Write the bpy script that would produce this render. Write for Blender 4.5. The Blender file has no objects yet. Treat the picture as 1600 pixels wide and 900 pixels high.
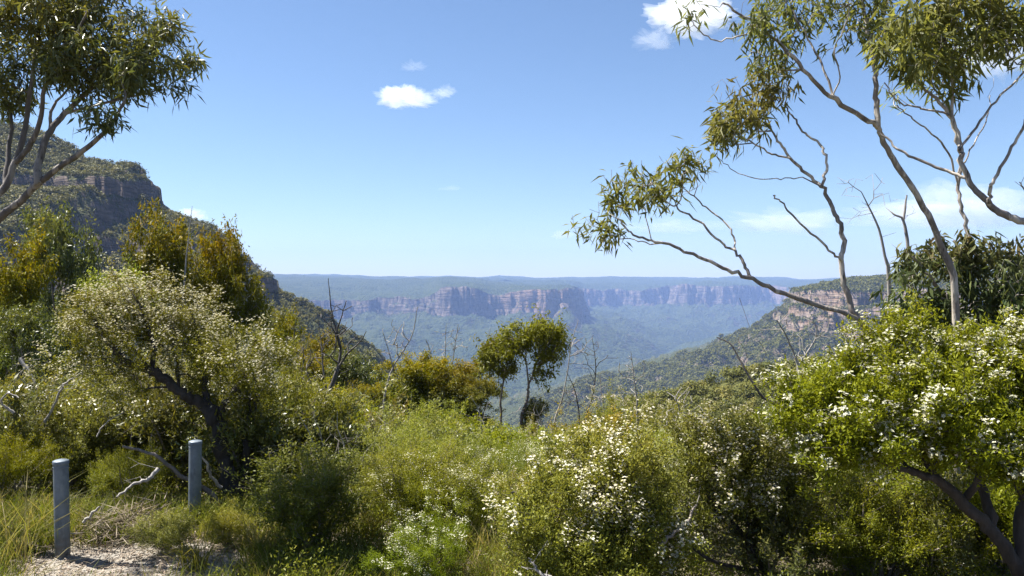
import bpy, math, random
import numpy as np
from mathutils import Vector

# ------------------------------------------------------------------ camera, sky, sun, exposure
SC = bpy.context.scene
COL = SC.collection
FPX, HZ, CZ = 1244.0, 435.0, 2.3          # focal length in photo pixels, horizon row, eye height

cam_d = bpy.data.cameras.new('camera'); cam_d.sensor_width = 36; cam_d.lens = 36 * FPX / 1600
cam_d.clip_start = 0.05; cam_d.clip_end = 60000
cam = bpy.data.objects.new('camera', cam_d); COL.objects.link(cam)
cam.location = (0, 0, CZ)
cam.rotation_euler = (math.radians(90) - math.atan2(15.0, FPX), 0, 0)
SC.camera = cam

SUN_EL, SUN_AZ = 60.0, -68.0               # azimuth from +Y clockwise: the sun stands to the left
sun_dir = Vector((math.sin(math.radians(SUN_AZ)) * math.cos(math.radians(SUN_EL)),
                  math.cos(math.radians(SUN_AZ)) * math.cos(math.radians(SUN_EL)),
                  math.sin(math.radians(SUN_EL))))
world = bpy.data.worlds.new('World'); SC.world = world; world.use_nodes = True
nt = world.node_tree
bg = nt.nodes['Background']
sky = nt.nodes.new('ShaderNodeTexSky'); sky.sky_type = 'NISHITA'; sky.sun_disc = False
sky.sun_elevation = math.radians(SUN_EL); sky.sun_rotation = math.radians(SUN_AZ)
sky.altitude = 900; sky.air_density = 1.0; sky.dust_density = 0.4; sky.ozone_density = 4.6
nt.links.new(sky.outputs[0], bg.inputs['Color']); bg.inputs['Strength'].default_value = 0.051
sl = bpy.data.lights.new('sun', 'SUN'); sl.energy = 5.0; sl.angle = math.radians(0.53); sl.color = (1.0, 0.96, 0.89)
so = bpy.data.objects.new('sun', sl); COL.objects.link(so)
so.rotation_euler = (-sun_dir).to_track_quat('-Z', 'Y').to_euler()
so.location = (-30, -10, 60)
SC.view_settings.view_transform = 'Standard'; SC.view_settings.look = 'None'
SC.view_settings.exposure = 1.6; SC.view_settings.gamma = 1.0; SC.view_settings.use_curve_mapping = False
SC.render.engine = 'CYCLES'
cy = SC.cycles
cy.max_bounces = 8; cy.diffuse_bounces = 2; cy.glossy_bounces = 2; cy.transmission_bounces = 2
cy.volume_bounces = 7; cy.transparent_max_bounces = 4
cy.use_denoising = True; cy.denoising_prefilter = 'NONE'; cy.denoising_input_passes = 'RGB_ALBEDO_NORMAL'; cy.sample_clamp_indirect = 4.0

# ------------------------------------------------------------------ small helpers
def W(px, py, d):
    """photo pixel and depth in metres -> point in the place"""
    return np.array(((px - 800) / FPX * d, d, CZ - (py - HZ) / FPX * d))

def sst(a, b, x):
    t = np.clip((x - a) / (b - a), 0, 1); return t * t * (3 - 2 * t)

_pr = np.random.RandomState(7)
_perm = np.concatenate([_pr.permutation(256)] * 3).astype(np.int64)
_ga = _pr.rand(256) * 2 * np.pi
_gx, _gy = np.cos(_ga), np.sin(_ga)
def perlin(x, y, s=0):
    xi = np.floor(x).astype(np.int64); yi = np.floor(y).astype(np.int64)
    fx = x - xi; fy = y - yi
    u = fx * fx * fx * (fx * (fx * 6 - 15) + 10); v = fy * fy * fy * (fy * (fy * 6 - 15) + 10)
    def g(ix, iy, dx, dy):
        h = _perm[_perm[(ix + s * 17) & 255] + (iy & 255)]
        return _gx[h] * dx + _gy[h] * dy
    a = g(xi, yi, fx, fy); b = g(xi + 1, yi, fx - 1, fy)
    c = g(xi, yi + 1, fx, fy - 1); d = g(xi + 1, yi + 1, fx - 1, fy - 1)
    return (a + (b - a) * u) * (1 - v) + (c + (d - c) * u) * v
def fbm(x, y, sc, oct=4, s=0, ridge=False):
    r = 0; amp = 1.0; f = 1.0 / sc
    for o in range(oct):
        n = perlin(x * f + 13.7 * o, y * f - 5.1 * o, s + o)
        r = r + amp * ((0.35 - np.abs(n)) * 1.6 if ridge else n * 1.4)
        amp *= 0.5; f *= 2.03
    return r

def tag(o, label=None, cat=None, group=None, kind=None):
    if label: o['label'] = label
    if cat: o['category'] = cat
    if group: o['group'] = group
    if kind: o['kind'] = kind
    return o
def make_mesh(name, verts, quads=None, tris=None, mat=None, attrs=None, smooth=False):
    me = bpy.data.meshes.new(name)
    verts = np.asarray(verts, np.float32)
    me.vertices.add(len(verts)); me.vertices.foreach_set('co', verts.ravel())
    li = []; st = []; n = 0
    if quads is not None and len(quads):
        q = np.asarray(quads, np.int32); li.append(q.ravel()); st.append(np.arange(len(q), dtype=np.int32) * 4); n = len(q) * 4
    if tris is not None and len(tris):
        t = np.asarray(tris, np.int32); li.append(t.ravel()); st.append(np.arange(len(t), dtype=np.int32) * 3 + n)
    li = np.concatenate(li); st = np.concatenate(st)
    me.loops.add(len(li)); me.loops.foreach_set('vertex_index', li)
    me.polygons.add(len(st)); me.polygons.foreach_set('loop_start', st)
    if smooth: me.polygons.foreach_set('use_smooth', np.ones(len(st), bool))
    for k, v in (attrs or {}).items():
        a = me.attributes.new(k, 'FLOAT', 'POINT'); a.data.foreach_set('value', np.asarray(v, np.float32))
    me.update(calc_edges=True)
    if mat: me.materials.append(mat)
    return me
def link(name, me, parent=None, loc=None):
    o = bpy.data.objects.new(name, me); COL.objects.link(o)
    if parent: o.parent = parent
    if loc is not None: o.location = loc
    return o

# ------------------------------------------------------------------ materials
def new_mat(name):
    m = bpy.data.materials.new(name); m.use_nodes = True
    t = m.node_tree; t.nodes.clear()
    return m, t, t.nodes.new('ShaderNodeOutputMaterial')
def N(t, kind, **kw):
    n = t.nodes.new(kind)
    for k, v in kw.items():
        if k in n.inputs: n.inputs[k].default_value = v
        else: setattr(n, k, v)
    return n
def mixc(t, fac, a, b, blend='MIX'):
    n = t.nodes.new('ShaderNodeMix'); n.data_type = 'RGBA'; n.blend_type = blend
    for s, v in ((n.inputs[0], fac), (n.inputs[6], a), (n.inputs[7], b)):
        if isinstance(v, (int, float)): s.default_value = v
        elif isinstance(v, tuple): s.default_value = (*v, 1) if len(v) == 3 else v
        else: t.links.new(v, s)
    return n.outputs[2]
def mapr(t, v, a, b, c=0.0, d=1.0):
    n = t.nodes.new('ShaderNodeMapRange'); n.clamp = True
    t.links.new(v, n.inputs[0])
    for i, x in enumerate((a, b, c, d)): n.inputs[i + 1].default_value = x
    return n.outputs[0]
def noise(t, co, scale, detail=4, rough=0.55):
    n = N(t, 'ShaderNodeTexNoise', Scale=scale, Detail=detail, Roughness=rough)
    if co is not None: t.links.new(co, n.inputs['Vector'])
    return n.outputs['Fac']
def math_(t, op, a, b=None):
    n = t.nodes.new('ShaderNodeMath'); n.operation = op
    for i, v in enumerate((a, b)):
        if v is None: continue
        if isinstance(v, (int, float)): n.inputs[i].default_value = v
        else: t.links.new(v, n.inputs[i])
    return n.outputs[0]

def leaf_mat(name, dark, light, young, trans=0.35, rough=0.45, tint=(1.25, 1.2, 0.6)):
    m, t, out = new_mat(name)
    var = N(t, 'ShaderNodeAttribute', attribute_name='var').outputs['Fac']
    age = N(t, 'ShaderNodeAttribute', attribute_name='age').outputs['Fac']
    c = mixc(t, age, mixc(t, var, dark, light), young)
    rnd = N(t, 'ShaderNodeObjectInfo').outputs['Random']          # every plant its own green
    hs = t.nodes.new('ShaderNodeHueSaturation'); t.links.new(c, hs.inputs['Color']); c = hs.outputs[0]
    t.links.new(mapr(t, rnd, 0, 1, .482, .516), hs.inputs['Hue'])
    r2 = math_(t, 'FRACT', math_(t, 'MULTIPLY', rnd, 7.31))
    t.links.new(mapr(t, r2, 0, 1, .86, 1.26), hs.inputs['Value'])
    t.links.new(mapr(t, math_(t, 'FRACT', math_(t, 'MULTIPLY', rnd, 23.7)), 0, 1, .98, 1.14), hs.inputs['Saturation'])
    p = N(t, 'ShaderNodeBsdfPrincipled', Roughness=rough)
    p.inputs['Specular IOR Level'].default_value = 0.45 if rough < .42 else 0.13
    t.links.new(c, p.inputs['Base Color'])
    tr = N(t, 'ShaderNodeBsdfTranslucent'); t.links.new(mixc(t, 1.0, c, tint, 'MULTIPLY'), tr.inputs[0])
    mx = N(t, 'ShaderNodeMixShader'); mx.inputs[0].default_value = trans
    t.links.new(p.outputs[0], mx.inputs[1]); t.links.new(tr.outputs[0], mx.inputs[2])
    t.links.new(mx.outputs[0], out.inputs[0])
    return m
def bark_mat(name, a, b, scale=18, stretch=6.0, bump=0.4, rough=0.85, patch=None):
    m, t, out = new_mat(name)
    co = N(t, 'ShaderNodeTexCoord').outputs['Object']
    mp = N(t, 'ShaderNodeMapping'); mp.inputs['Scale'].default_value = (1, 1, 1 / stretch); t.links.new(co, mp.inputs[0])
    n1 = noise(t, mp.outputs[0], scale, 5, .65); n2 = noise(t, co, scale * .25, 3)
    f = mapr(t, math_(t, 'ADD', n1, math_(t, 'MULTIPLY', n2, .8)), .65, 1.15)
    c = mixc(t, f, a, b); ht = n1
    if patch:                                    # ribbons and plates where old bark is shed
        m2 = N(t, 'ShaderNodeMapping'); m2.inputs['Scale'].default_value = (1, 1, .22); t.links.new(co, m2.inputs[0])
        n3 = noise(t, m2.outputs[0], 9, 4, .6); e = mapr(t, n3, .50, .56)
        c = mixc(t, e, c, patch); ht = math_(t, 'ADD', n1, e)
        n4 = noise(t, mp.outputs[0], 60, 3, .7); c = mixc(t, mapr(t, n4, .60, .72), c, tuple(v * .45 for v in a))
    p = N(t, 'ShaderNodeBsdfPrincipled', Roughness=rough)
    t.links.new(c, p.inputs['Base Color'])
    bm = N(t, 'ShaderNodeBump', Strength=bump, Distance=.01); t.links.new(ht, bm.inputs['Height'])
    t.links.new(bm.outputs[0], p.inputs['Normal']); t.links.new(p.outputs[0], out.inputs[0])
    return m

def terrain_mat(name, forest_a, forest_b, forest_c, crown, rock_a, rock_b, rock_c, strata, slope=(.50, .66), bump=1.0, streaks=1.0, fresh=None):
    """forest on gentle slopes (crown = tree crown size in m), banded sandstone on steep faces"""
    m, t, out = new_mat(name)
    geo = N(t, 'ShaderNodeNewGeometry'); pos = geo.outputs['Position']
    sepn = N(t, 'ShaderNodeSeparateXYZ'); t.links.new(geo.outputs['True Normal'], sepn.inputs[0])
    vor = N(t, 'ShaderNodeTexVoronoi', Scale=1.0 / crown); t.links.new(pos, vor.inputs['Vector'])
    vor2 = N(t, 'ShaderNodeTexVoronoi', Scale=2.6 / crown); t.links.new(pos, vor2.inputs['Vector'])
    big = noise(t, pos, 1 / (crown * 14), 4); mid = noise(t, pos, 1 / (crown * 3), 3)
    sepc = N(t, 'ShaderNodeSeparateColor'); t.links.new(vor.outputs['Color'], sepc.inputs[0])
    fc = mixc(t, mapr(t, big, .35, .65), forest_a, forest_b)
    fc = mixc(t, math_(t, 'MULTIPLY', sepc.outputs[0], mapr(t, mid, .35, .65)), fc, forest_c)
    # rock
    mp = N(t, 'ShaderNodeMapping'); mp.inputs['Scale'].default_value = (1 / (strata * 9), 1 / (strata * 9), 1 / strata); t.links.new(pos, mp.inputs[0])
    band = noise(t, mp.outputs[0], 1.0, 5, .6)
    mv = N(t, 'ShaderNodeMapping'); mv.inputs['Scale'].default_value = (1 / (strata * 1.6), 1 / (strata * 1.6), 1 / (strata * 9)); t.links.new(pos, mv.inputs[0])
    streak = noise(t, mv.outputs[0], 1.0, 4, .6)
    rc = mixc(t, mapr(t, band, .38, .62), rock_a, rock_b)
    rc = mixc(t, mapr(t, streak, .45, .66, 0, streaks), rc, rock_c)
    if fresh: rc = mixc(t, mapr(t, noise(t, pos, 1 / (strata * 42), 3), .53, .66), rc, mixc(t, mapr(t, streak, .5, .62), fresh, rock_a))
    wob = noise(t, pos, 1 / (strata * 2.0), 4)
    steep = math_(t, 'ADD', sepn.outputs[2], math_(t, 'MULTIPLY', math_(t, 'SUBTRACT', wob, .5), .55))
    f = mapr(t, steep, slope[1], slope[0])
    col = mixc(t, f, fc, rc)
    p = N(t, 'ShaderNodeBsdfPrincipled', Roughness=.9); p.inputs['Specular IOR Level'].default_value = .1
    t.links.new(col, p.inputs['Base Color'])
    ht = math_(t, 'ADD', math_(t, 'MULTIPLY', vor.outputs['Distance'], -1.0), math_(t, 'MULTIPLY', vor2.outputs['Distance'], -.45))
    hr = math_(t, 'MULTIPLY', math_(t, 'ADD', math_(t, 'MULTIPLY', band, 1.6), streak), 1.1)
    hm = N(t, 'ShaderNodeMix'); hm.data_type = 'FLOAT'
    t.links.new(f, hm.inputs[0]); t.links.new(ht, hm.inputs[2]); t.links.new(hr, hm.inputs[3])
    bm = N(t, 'ShaderNodeBump', Strength=bump, Distance=crown * .9); t.links.new(hm.outputs[0], bm.inputs['Height'])
    t.links.new(bm.outputs[0], p.inputs['Normal']); t.links.new(p.outputs[0], out.inputs[0])
    return m

# ------------------------------------------------------------------ terrain: one height field, cut into its regions
def pl_dist(x, y, pts):
    d = np.full(x.shape, 1e12)
    for (ax, ay), (bx, by) in zip(pts[:-1], pts[1:]):
        dx, dy = bx - ax, by - ay
        tt = np.clip(((x - ax) * dx + (y - ay) * dy) / (dx * dx + dy * dy), 0, 1)
        d = np.minimum(d, (x - ax - tt * dx) ** 2 + (y - ay - tt * dy) ** 2)
    return np.sqrt(d)

def z_near(x, y):
    z = 0.7 * (1 - sst(1.0, 5.0, np.hypot(x, y)))
    yy = y + 0.10 * x * sst(0, 30, x)
    z = z - 0.19 * np.maximum(yy - 7.5, 0) - 0.36 * np.maximum(yy - 36, 0)
    z = z + (0.06 * fbm(x, y, 1.7, 3, 3) + 0.5 * fbm(x, y, 14, 2, 5) * sst(9, 18, np.hypot(x, y))) * sst(3, 8, np.hypot(x, y))
    z = z - 0.05 * np.abs(np.minimum(y, 0)) * 0
    return z

HILL_X = [-900, -600, -354, -332, -312, -304, -268, -260, -253, -246, -214, -194, -186, -181, -176, -168, -164, -136, -116, -96, -80, -62, -22, 200, 600]
HILL_Z = [175, 150, 112, 105, 92, 88, 82, 70, 56, 50, 38, 26, 19, 12, 7, 1, -7, -20, -36, -50, -68, -84, -118, -260, -470]
def terrace(z, lv, amp):
    return z + amp * sum(a * np.tanh((z - l) / w) - a * (z - l) / (w * 3.2) * (np.abs(z - l) < w * 3.2) for l, a, w in lv)
def z_hill(x, y):
    yc = 560 + 18 * fbm(x, y, 120, 2, 9)
    wx = x + 5 * fbm(x, y, 40, 3, 11) + 1.6 * fbm(x, y, 11, 3, 12, True)
    zc = np.interp(wx, HILL_X, HILL_Z)
    front = np.maximum(yc - y, 0); back = np.maximum(y - yc, 0)
    z = zc - 0.36 * front - 0.30 * back - 0.0002 * front * 0
    z = z + 5 * fbm(x, y, 70, 4, 13) * sst(0, 60, front)
    # cliff bands that follow the contour
    m = sst(-0.25, 0.15, fbm(x, y, 90, 3, 15) + .12 * sst(-200, -260, x))
    zz = z + 3.0 * fbm(x, y, 55, 3, 17)
    for lv, h, w in ((91, 6, 5), (64, 9.5, 8), (22, 10, 6), (-3, 9, 6), (-24, 5, 8)):
        tnr = np.clip((zz + 1.6 * fbm(x, y, 13, 2, 18 + int(h)) - lv) / w, -1, 1)
        step = h * 0.5 * (sst(-.16, .16, tnr) * 2 - 1 - tnr)
        z = z + step * (m if lv != 64 else np.maximum(m, sst(-330, -285, x))) if lv not in (22, -3) else z + h * 0.5 * (sst(-.16, .16, tnr) * 2 - 1 - tnr) * np.maximum(m, sst(-240, -215, x))
    return z

def z_spur(x, y):
    yc = 170 + 8 * fbm(x, y, 50, 2, 21)
    zc = np.interp(x, [-400, -60, 0, 14, 27, 36, 48, 55, 68, 100, 200, 420], [-260, -80, -37, -29.5, -24, -21.5, -19.3, -18.3, -16.5, -11, 2, 14])
    return zc - 0.22 * np.maximum(yc - y, 0) - 0.45 * np.maximum(y - yc, 0) + 2.2 * fbm(x, y, 30, 3, 23)

HEAD = [(1250, 2900), (860, 2150), (650, 1760), (556, 1570), (560, 1500), (620, 1455), (690, 1440), (760, 1410), (900, 1370), (1300, 1250), (2600, 1100)]
def cliff(sd, zr, zf, tm):
    """sd > 0 outside; stepped rock face of about 40 m run"""
    h = zr - zf
    f = np.interp(sd, [0, 6, 20, 24 , 36, 40], [0, .42, .5, .72, .8, 1.0]) if tm is None else tm
    return zr - h * f
def z_head(x, y):
    d = pl_dist(x, y, HEAD)
    rx = np.array([p[0] for p in HEAD]); ry = np.array([p[1] for p in HEAD])
    inside = np.where(y > 1535, x > np.interp(y, ry[3::-1], rx[3::-1]), (y > np.interp(x, rx[4:], ry[4:])) & (x > 560)) & (y < 2900)
    sd = np.where(inside, -d, d) + 34 * fbm(x, y, 110, 4, 31) + 16 * fbm(x, y, 34, 3, 33, True)
    zr = -22 + 4 * fbm(x, y, 80, 2, 35)
    zf = -90 + 26 * fbm(x, y, 90, 3, 37)
    ztop = zr + 30 * (1 - np.exp(np.minimum(sd, 0) / 90)) + 4 * fbm(x, y, 60, 3, 38)
    out = zf - 0.46 * np.clip(sd - 40, 0, 170) - .30 * np.maximum(sd - 210, 0) + 10 * fbm(x, y, 110, 4, 39) * sst(40, 200, sd)
    return np.where(sd < 0, ztop, np.where(sd < 40, cliff(sd, zr, zf, None), out)), sd

RIM = [(-800, 3300), (100, 3400), (380, 3700), (470, 3900), (540, 3950), (600, 4170), (660, 4150), (700, 4050), (738, 4080), (758, 4160), (786, 4220),
       (830, 4180), (884, 4150), (896, 4600), (902, 5300), (910, 6300), (960, 6600), (1000, 6480), (1050, 6700), (1062, 6320), (1130, 6250), (1190, 6350),
       (1200, 6700), (1270, 6400), (1400, 5500), (1600, 4700), (2400, 4300)]
RIMXY = [((p - 800) / FPX * d, d) for p, d in RIM]
THAL = [(1900, 5700), (1250, 5200), (930, 4700), (780, 4200), (480, 3400), (200, 2500), (-100, 1800), (-500, 1300), (-1500, 900)]
def z_far(x, y):
    pxa = np.where(y > 1, x / np.maximum(y, 1) * FPX + 800, np.where(x < 0, -9999, 9999))
    rp = np.array([p for p, d in RIM]); rd = np.array([d for p, d in RIM])
    D = np.interp(pxa, rp, rd)
    d = pl_dist(x, y, RIMXY)
    near = sst(0, 900, d)
    sd = np.where(y > D, -d, d)
    sd = sd + 85 * fbm(x, y, 520, 3, 41) + 55 * fbm(x, y, 120, 4, 43, True)
    py_r = np.interp(pxa, [380, 470, 540, 600, 660, 690, 740, 765, 790, 820, 885, 895, 960, 1000, 1065, 1190, 1270, 1600],
                     [470, 470, 470, 468, 463, 451, 452, 461, 460, 455, 451, 451, 452, 453, 446, 447, 455, 450])
    py_f = np.interp(pxa, [470, 600, 660, 700, 740, 765, 885, 905, 1065, 1190, 1270], [495, 489, 489, 490, 490, 489, 486, 478, 472, 471, 477])
    zr = CZ - (py_r - HZ) / FPX * D + 22 * fbm(x, y, 300, 4, 45)
    zf = CZ - (py_f - HZ) / FPX * D + 30 * fbm(x, y, 200, 4, 47)
    zs = np.interp(pxa, [300, 470, 700, 1000, 1300], [30, 28, 20, 14, 14])
    ins = np.minimum(sd, 0)
    ztop = zr + (zs - zr) * (1 - np.exp(ins / 900)) + 26 * fbm(x, y, 700, 4, 49) * sst(0, -500, sd)
    dt = pl_dist(x, y, THAL)
    so = np.maximum(sd - 45, 0)
    tt = so / (so + dt + 1)
    gul = fbm(x, y, 620, 4, 51, True)
    out = zf + (-430 - zf) * tt ** 0.72 + 85 * gul * (tt * (1 - tt) * 4) + 6 * fbm(x, y, 110, 3, 53) * sst(0, .1, tt)
    zc = cliff(sd * 40 / 45, zr, zf, None)
    return np.where(sd < 0, ztop, np.where(sd < 45, zc, out)), sd

def build_terrain():
    r = [0.4]
    def step(to, f):
        while r[-1] < to: r.append(r[-1] + f(r[-1]))
    step(8, lambda v: .12); step(60, lambda v: v * .022); step(200, lambda v: v * .03)
    step(620, lambda v: 2.6); step(1300, lambda v: v * .015); step(1650, lambda v: 5.0); step(3450, lambda v: 22)
    step(6900, lambda v: 9.5); step(9400, lambda v: 60)
    r = np.array(r)
    a_in = np.linspace(-38, 38, 1350); a_out = np.linspace(38, 322, 120)[1:-1]
    ang = np.radians(np.concatenate([a_in, a_out]))
    A, R = np.meshgrid(ang, r, indexing='ij')
    x = R * np.sin(A); y = R * np.cos(A)
    zn = z_near(x, y)
    zn = np.where(y < -20, np.maximum(zn, 0), zn)
    zh = z_hill(x, y); zsp = z_spur(x, y); zhd, _ = z_head(x, y); zf, _ = z_far(x, y)
    # behind the viewer the plateau goes on
    zb = np.where(y < 0, np.minimum(0.0 + 0.0 * y, 0), -1e6) + 6 * fbm(x, y, 300, 3, 61) * sst(30, 300, R)
    zh = np.where(y < 60, -1e6, zh); zsp = np.where(y < 60, -1e6, zsp); zhd = np.where(y < 400, -1e6, zhd); zf = np.where(R < 500, -1e6, zf)
    S = np.stack([zn, zh, zsp, zhd, zf, zb]); reg = S.argmax(0); z = S.max(0)
    V = np.stack([x, y, z], -1).reshape(-1, 3)
    na, nr = x.shape
    I = np.arange(na * nr).reshape(na, nr)
    In = np.roll(I, -1, axis=0)
    q = np.stack([I[:, :-1], In[:, :-1], In[:, 1:], I[:, 1:]], -1).reshape(-1, 4)
    rg = reg[:, :-1].reshape(-1).copy()
    yq = y[:, :-1].reshape(-1)
    rg[rg == 5] = 0
    return V, q, rg

gm, t, out = new_mat('soil')
pos = N(t, 'ShaderNodeNewGeometry').outputs['Position']
c = mixc(t, mapr(t, noise(t, pos, 1.3, 6), .35, .65), (.075, .055, .035), (.16, .13, .085))
c = mixc(t, mapr(t, noise(t, pos, 26, 5, .7), .45, .7), c, (.05, .055, .02))
p = N(t, 'ShaderNodeBsdfPrincipled', Roughness=.95); t.links.new(c, p.inputs['Base Color'])
bm = N(t, 'ShaderNodeBump', Strength=.7, Distance=.04); t.links.new(noise(t, pos, 18, 6, .7), bm.inputs['Height'])
t.links.new(bm.outputs[0], p.inputs['Normal']); t.links.new(p.outputs[0], out.inputs[0])
M_SOIL = gm
M_HILL = terrain_mat('hill_forest', (.045, .052, .02), (.06, .062, .025), (.085, .085, .03), 3.5,
                     (.085, .068, .058), (.18, .14, .115), (.042, .036, .034), 1.7, slope=(.42, .60), bump=.7, streaks=.4)
M_SPUR = terrain_mat('spur_heath', (.05, .056, .018), (.075, .075, .024), (.10, .10, .03), 1.6,
                     (.07, .06, .04), (.09, .08, .05), (.06, .05, .04), 1.0, slope=(.1, .15), bump=.6)
M_HEAD = terrain_mat('headland_rock_and_forest', (.035, .045, .018), (.05, .058, .022), (.075, .075, .03), 8.0,
                     (.185, .125, .085), (.25, .195, .155), (.085, .075, .068), 6.0, slope=(.42, .66), bump=.8)
M_FAR = terrain_mat('plateau_rock_and_forest', (.024, .038, .014), (.040, .054, .020), (.060, .070, .024), 14.0,
                    (.095, .075, .058), (.165, .13, .105), (.032, .032, .034), 13.0, slope=(.50, .74), bump=.9, fresh=(.19, .125, .085))
V, Q, RG = build_terrain()
for k, (nm, mt) in enumerate((('ground', M_SOIL), ('hillside', M_HILL), ('spur', M_SPUR), ('headland', M_HEAD), ('valley_and_plateau', M_FAR))):
    qq = Q[RG == k]
    if not len(qq): continue
    u, inv = np.unique(qq.ravel(), return_inverse=True)
    o = link('terrain' if k == 4 else nm, make_mesh(nm, V[u], inv.reshape(-1, 4), mat=mt, smooth=False))
    tag(o, kind='structure')
del V, Q, RG
bpy.data.objects['spur'].name = 'hill'

# haze in the valley air
m, t, out = new_mat('haze')
pv = t.nodes.new('ShaderNodeVolumePrincipled'); pv.inputs['Density'].default_value = 0.000082
pv.inputs['Color'].default_value = (.37, .54, 1.0, 1); pv.inputs['Anisotropy'].default_value = 0.0
t.links.new(pv.outputs[0], out.inputs['Volume'])
x, yb, z0, z1 = 9600, 9600, -560, 330
vv = [(sx * x, sy * yb, z) for z in (z0, z1) for sx, sy in ((-1, -1), (1, -1), (1, 1), (-1, 1))]
hz = link('haze', make_mesh('haze', vv, [(3, 2, 1, 0), (4, 5, 6, 7), (0, 1, 5, 4), (1, 2, 6, 5), (2, 3, 7, 6), (3, 0, 4, 7)], mat=m))
tag(hz, kind='stuff')
# ------------------------------------------------------------------ clouds: thin lumpy volumes far outside the haze
m, t, out = new_mat('cloud_vapour')
pv = t.nodes.new('ShaderNodeVolumePrincipled'); pv.inputs['Density'].default_value = .0055
pv.inputs['Color'].default_value = (1, 1, 1, 1); pv.inputs['Anisotropy'].default_value = .2
t.links.new(pv.outputs[0], out.inputs['Volume']); M_CLOUD = m
m, t, out = new_mat('cloud_wisp')
pv = t.nodes.new('ShaderNodeVolumePrincipled'); pv.inputs['Density'].default_value = .0022
pv.inputs['Color'].default_value = (1, 1, 1, 1); pv.inputs['Anisotropy'].default_value = .2
t.links.new(pv.outputs[0], out.inputs['Volume']); M_WISP = m

m, t, out = new_mat('low_cloud')
pv = t.nodes.new('ShaderNodeVolumePrincipled'); pv.inputs['Density'].default_value = .0016
pv.inputs['Color'].default_value = (1, 1, 1, 1); pv.inputs['Anisotropy'].default_value = .2
t.links.new(pv.outputs[0], out.inputs['Volume']); M_LOW = m

def ico(sub):
    import bmesh
    b = bmesh.new(); bmesh.ops.create_icosphere(b, subdivisions=sub, radius=1)
    v = np.array([x.co[:] for x in b.verts]); f = np.array([[x.index for x in g.verts] for g in b.faces]); b.free()
    return v, f
ICO4 = ico(5)
def cloud(name, seed, blobs, d, mat, label, thick=.7, ragged=.45):
    """one closed lumpy hull per cloud: the radial hull of several puffs (photo pixels) round their middle"""
    b = np.array(blobs, float); s = d / FPX
    c = np.array([b[:, 0].mean(), b[:, 1].mean()])
    hw = (np.abs(b[:, 0] - c[0]) + b[:, 2]).max(); hh = (np.abs(b[:, 1] - c[1]) + b[:, 3]).max()
    v, f = ICO4
    P = v * np.array([hw, hh * thick * 1.5, hh])
    r = np.zeros(len(v))
    for k, sc in ((0, 1.6), (1, 3.4), (2, 7.5), (3, 15.0), (4, 31.0)):
        r += (perlin(v[:, 0] * sc + seed * 3.1, v[:, 2] * sc + v[:, 1] * sc * .7 + seed, k + 1) + perlin(v[:, 1] * sc - seed, v[:, 0] * sc * .8 + v[:, 2] * sc * .6, k + 4)) * .68 ** k
    r = 1 + ragged * r
    # flatter underside
    P = P * np.clip(r, .12, 2)[:, None]
    P[:, 2] = np.where(P[:, 2] < 0, P[:, 2] * .62, P[:, 2])
    o = link(name, make_mesh(name, P * s, tris=f, mat=mat, smooth=True), loc=W(c[0], c[1], d))
    tag(o, label, 'cloud', 'small white clouds in the blue sky')
cloud('cloud', 1, [(630, 157, 40, 19)], 7000, M_CLOUD, 'bright white puffy cloud alone in the middle of the blue sky', .8, .55)
cloud('cloud', 2, [(693, 147, 15, 10)], 7000, M_WISP, 'small faint puff just right of the bright middle cloud', .9, .6)
cloud('cloud', 3, [(646, 107, 15, 8)], 7200, M_WISP, 'tiny thin wisp above the bright middle cloud', .5, .8)
cloud('cloud', 4, [(1078, 30, 60, 30)], 6500, M_CLOUD, 'white ragged cloud behind the leaf tip of the right gum tree', 1.0, .65)
cloud('cloud', 5, [(1024, 66, 24, 16)], 6500, M_WISP, 'thin wispy cloud below the ragged white cloud', .5, .8)
cloud('cloud', 6, [(1225, 352, 80, 20)], 16000, M_LOW, 'low flat hazy cloud between two bare gum branches', .45, .6)
cloud('cloud', 7, [(1050, 356, 75, 13)], 17000, M_LOW, 'long low thin cloud behind the lowest gum branch', .35, .6)
cloud('cloud', 8, [(1500, 335, 135, 36)], 16000, M_LOW, 'wide low cloud bank behind the gum trunks at the right', .4, .5)
cloud('cloud', 9, [(298, 338, 24, 12)], 15000, M_WISP, 'small cloud peeping over the slope of the rocky hill', .7, .5)
cloud('cloud', 10, [(878, 368, 16, 8)], 16000, M_LOW, 'tiny pale cloud just left of the lowest gum leaves', .6, .5)
cloud('cloud', 11, [(705, 295, 16, 5)], 16000, M_LOW, 'tiny faint streak of cloud low in the open sky', .3, .5)
cloud('cloud', 12, [(1560, 80, 70, 60)], 6500, M_WISP, 'pale cloud showing through the leaves at the top right', .5, .6)
# ------------------------------------------------------------------ plant building
def unit(v): return v / np.maximum(np.linalg.norm(v, axis=-1, keepdims=True), 1e-9)
def catmull(P, n):
    P = np.asarray(P, float)
    if len(P) < 3: return np.array([P[0] + (P[-1] - P[0]) * t for t in np.linspace(0, 1, n + 1)])
    Q = np.vstack([2 * P[0] - P[1], P, 2 * P[-1] - P[-2]]); res = []
    for i in range(len(P) - 1):
        p0, p1, p2, p3 = Q[i:i + 4]
        for t in np.arange(n) / n:
            res.append(.5 * (2 * p1 + (p2 - p0) * t + (2 * p0 - 5 * p1 + 4 * p2 - p3) * t * t + (3 * p1 - p0 - 3 * p2 + p3) * t ** 3))
    res.append(P[-1]); return np.array(res)

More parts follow.
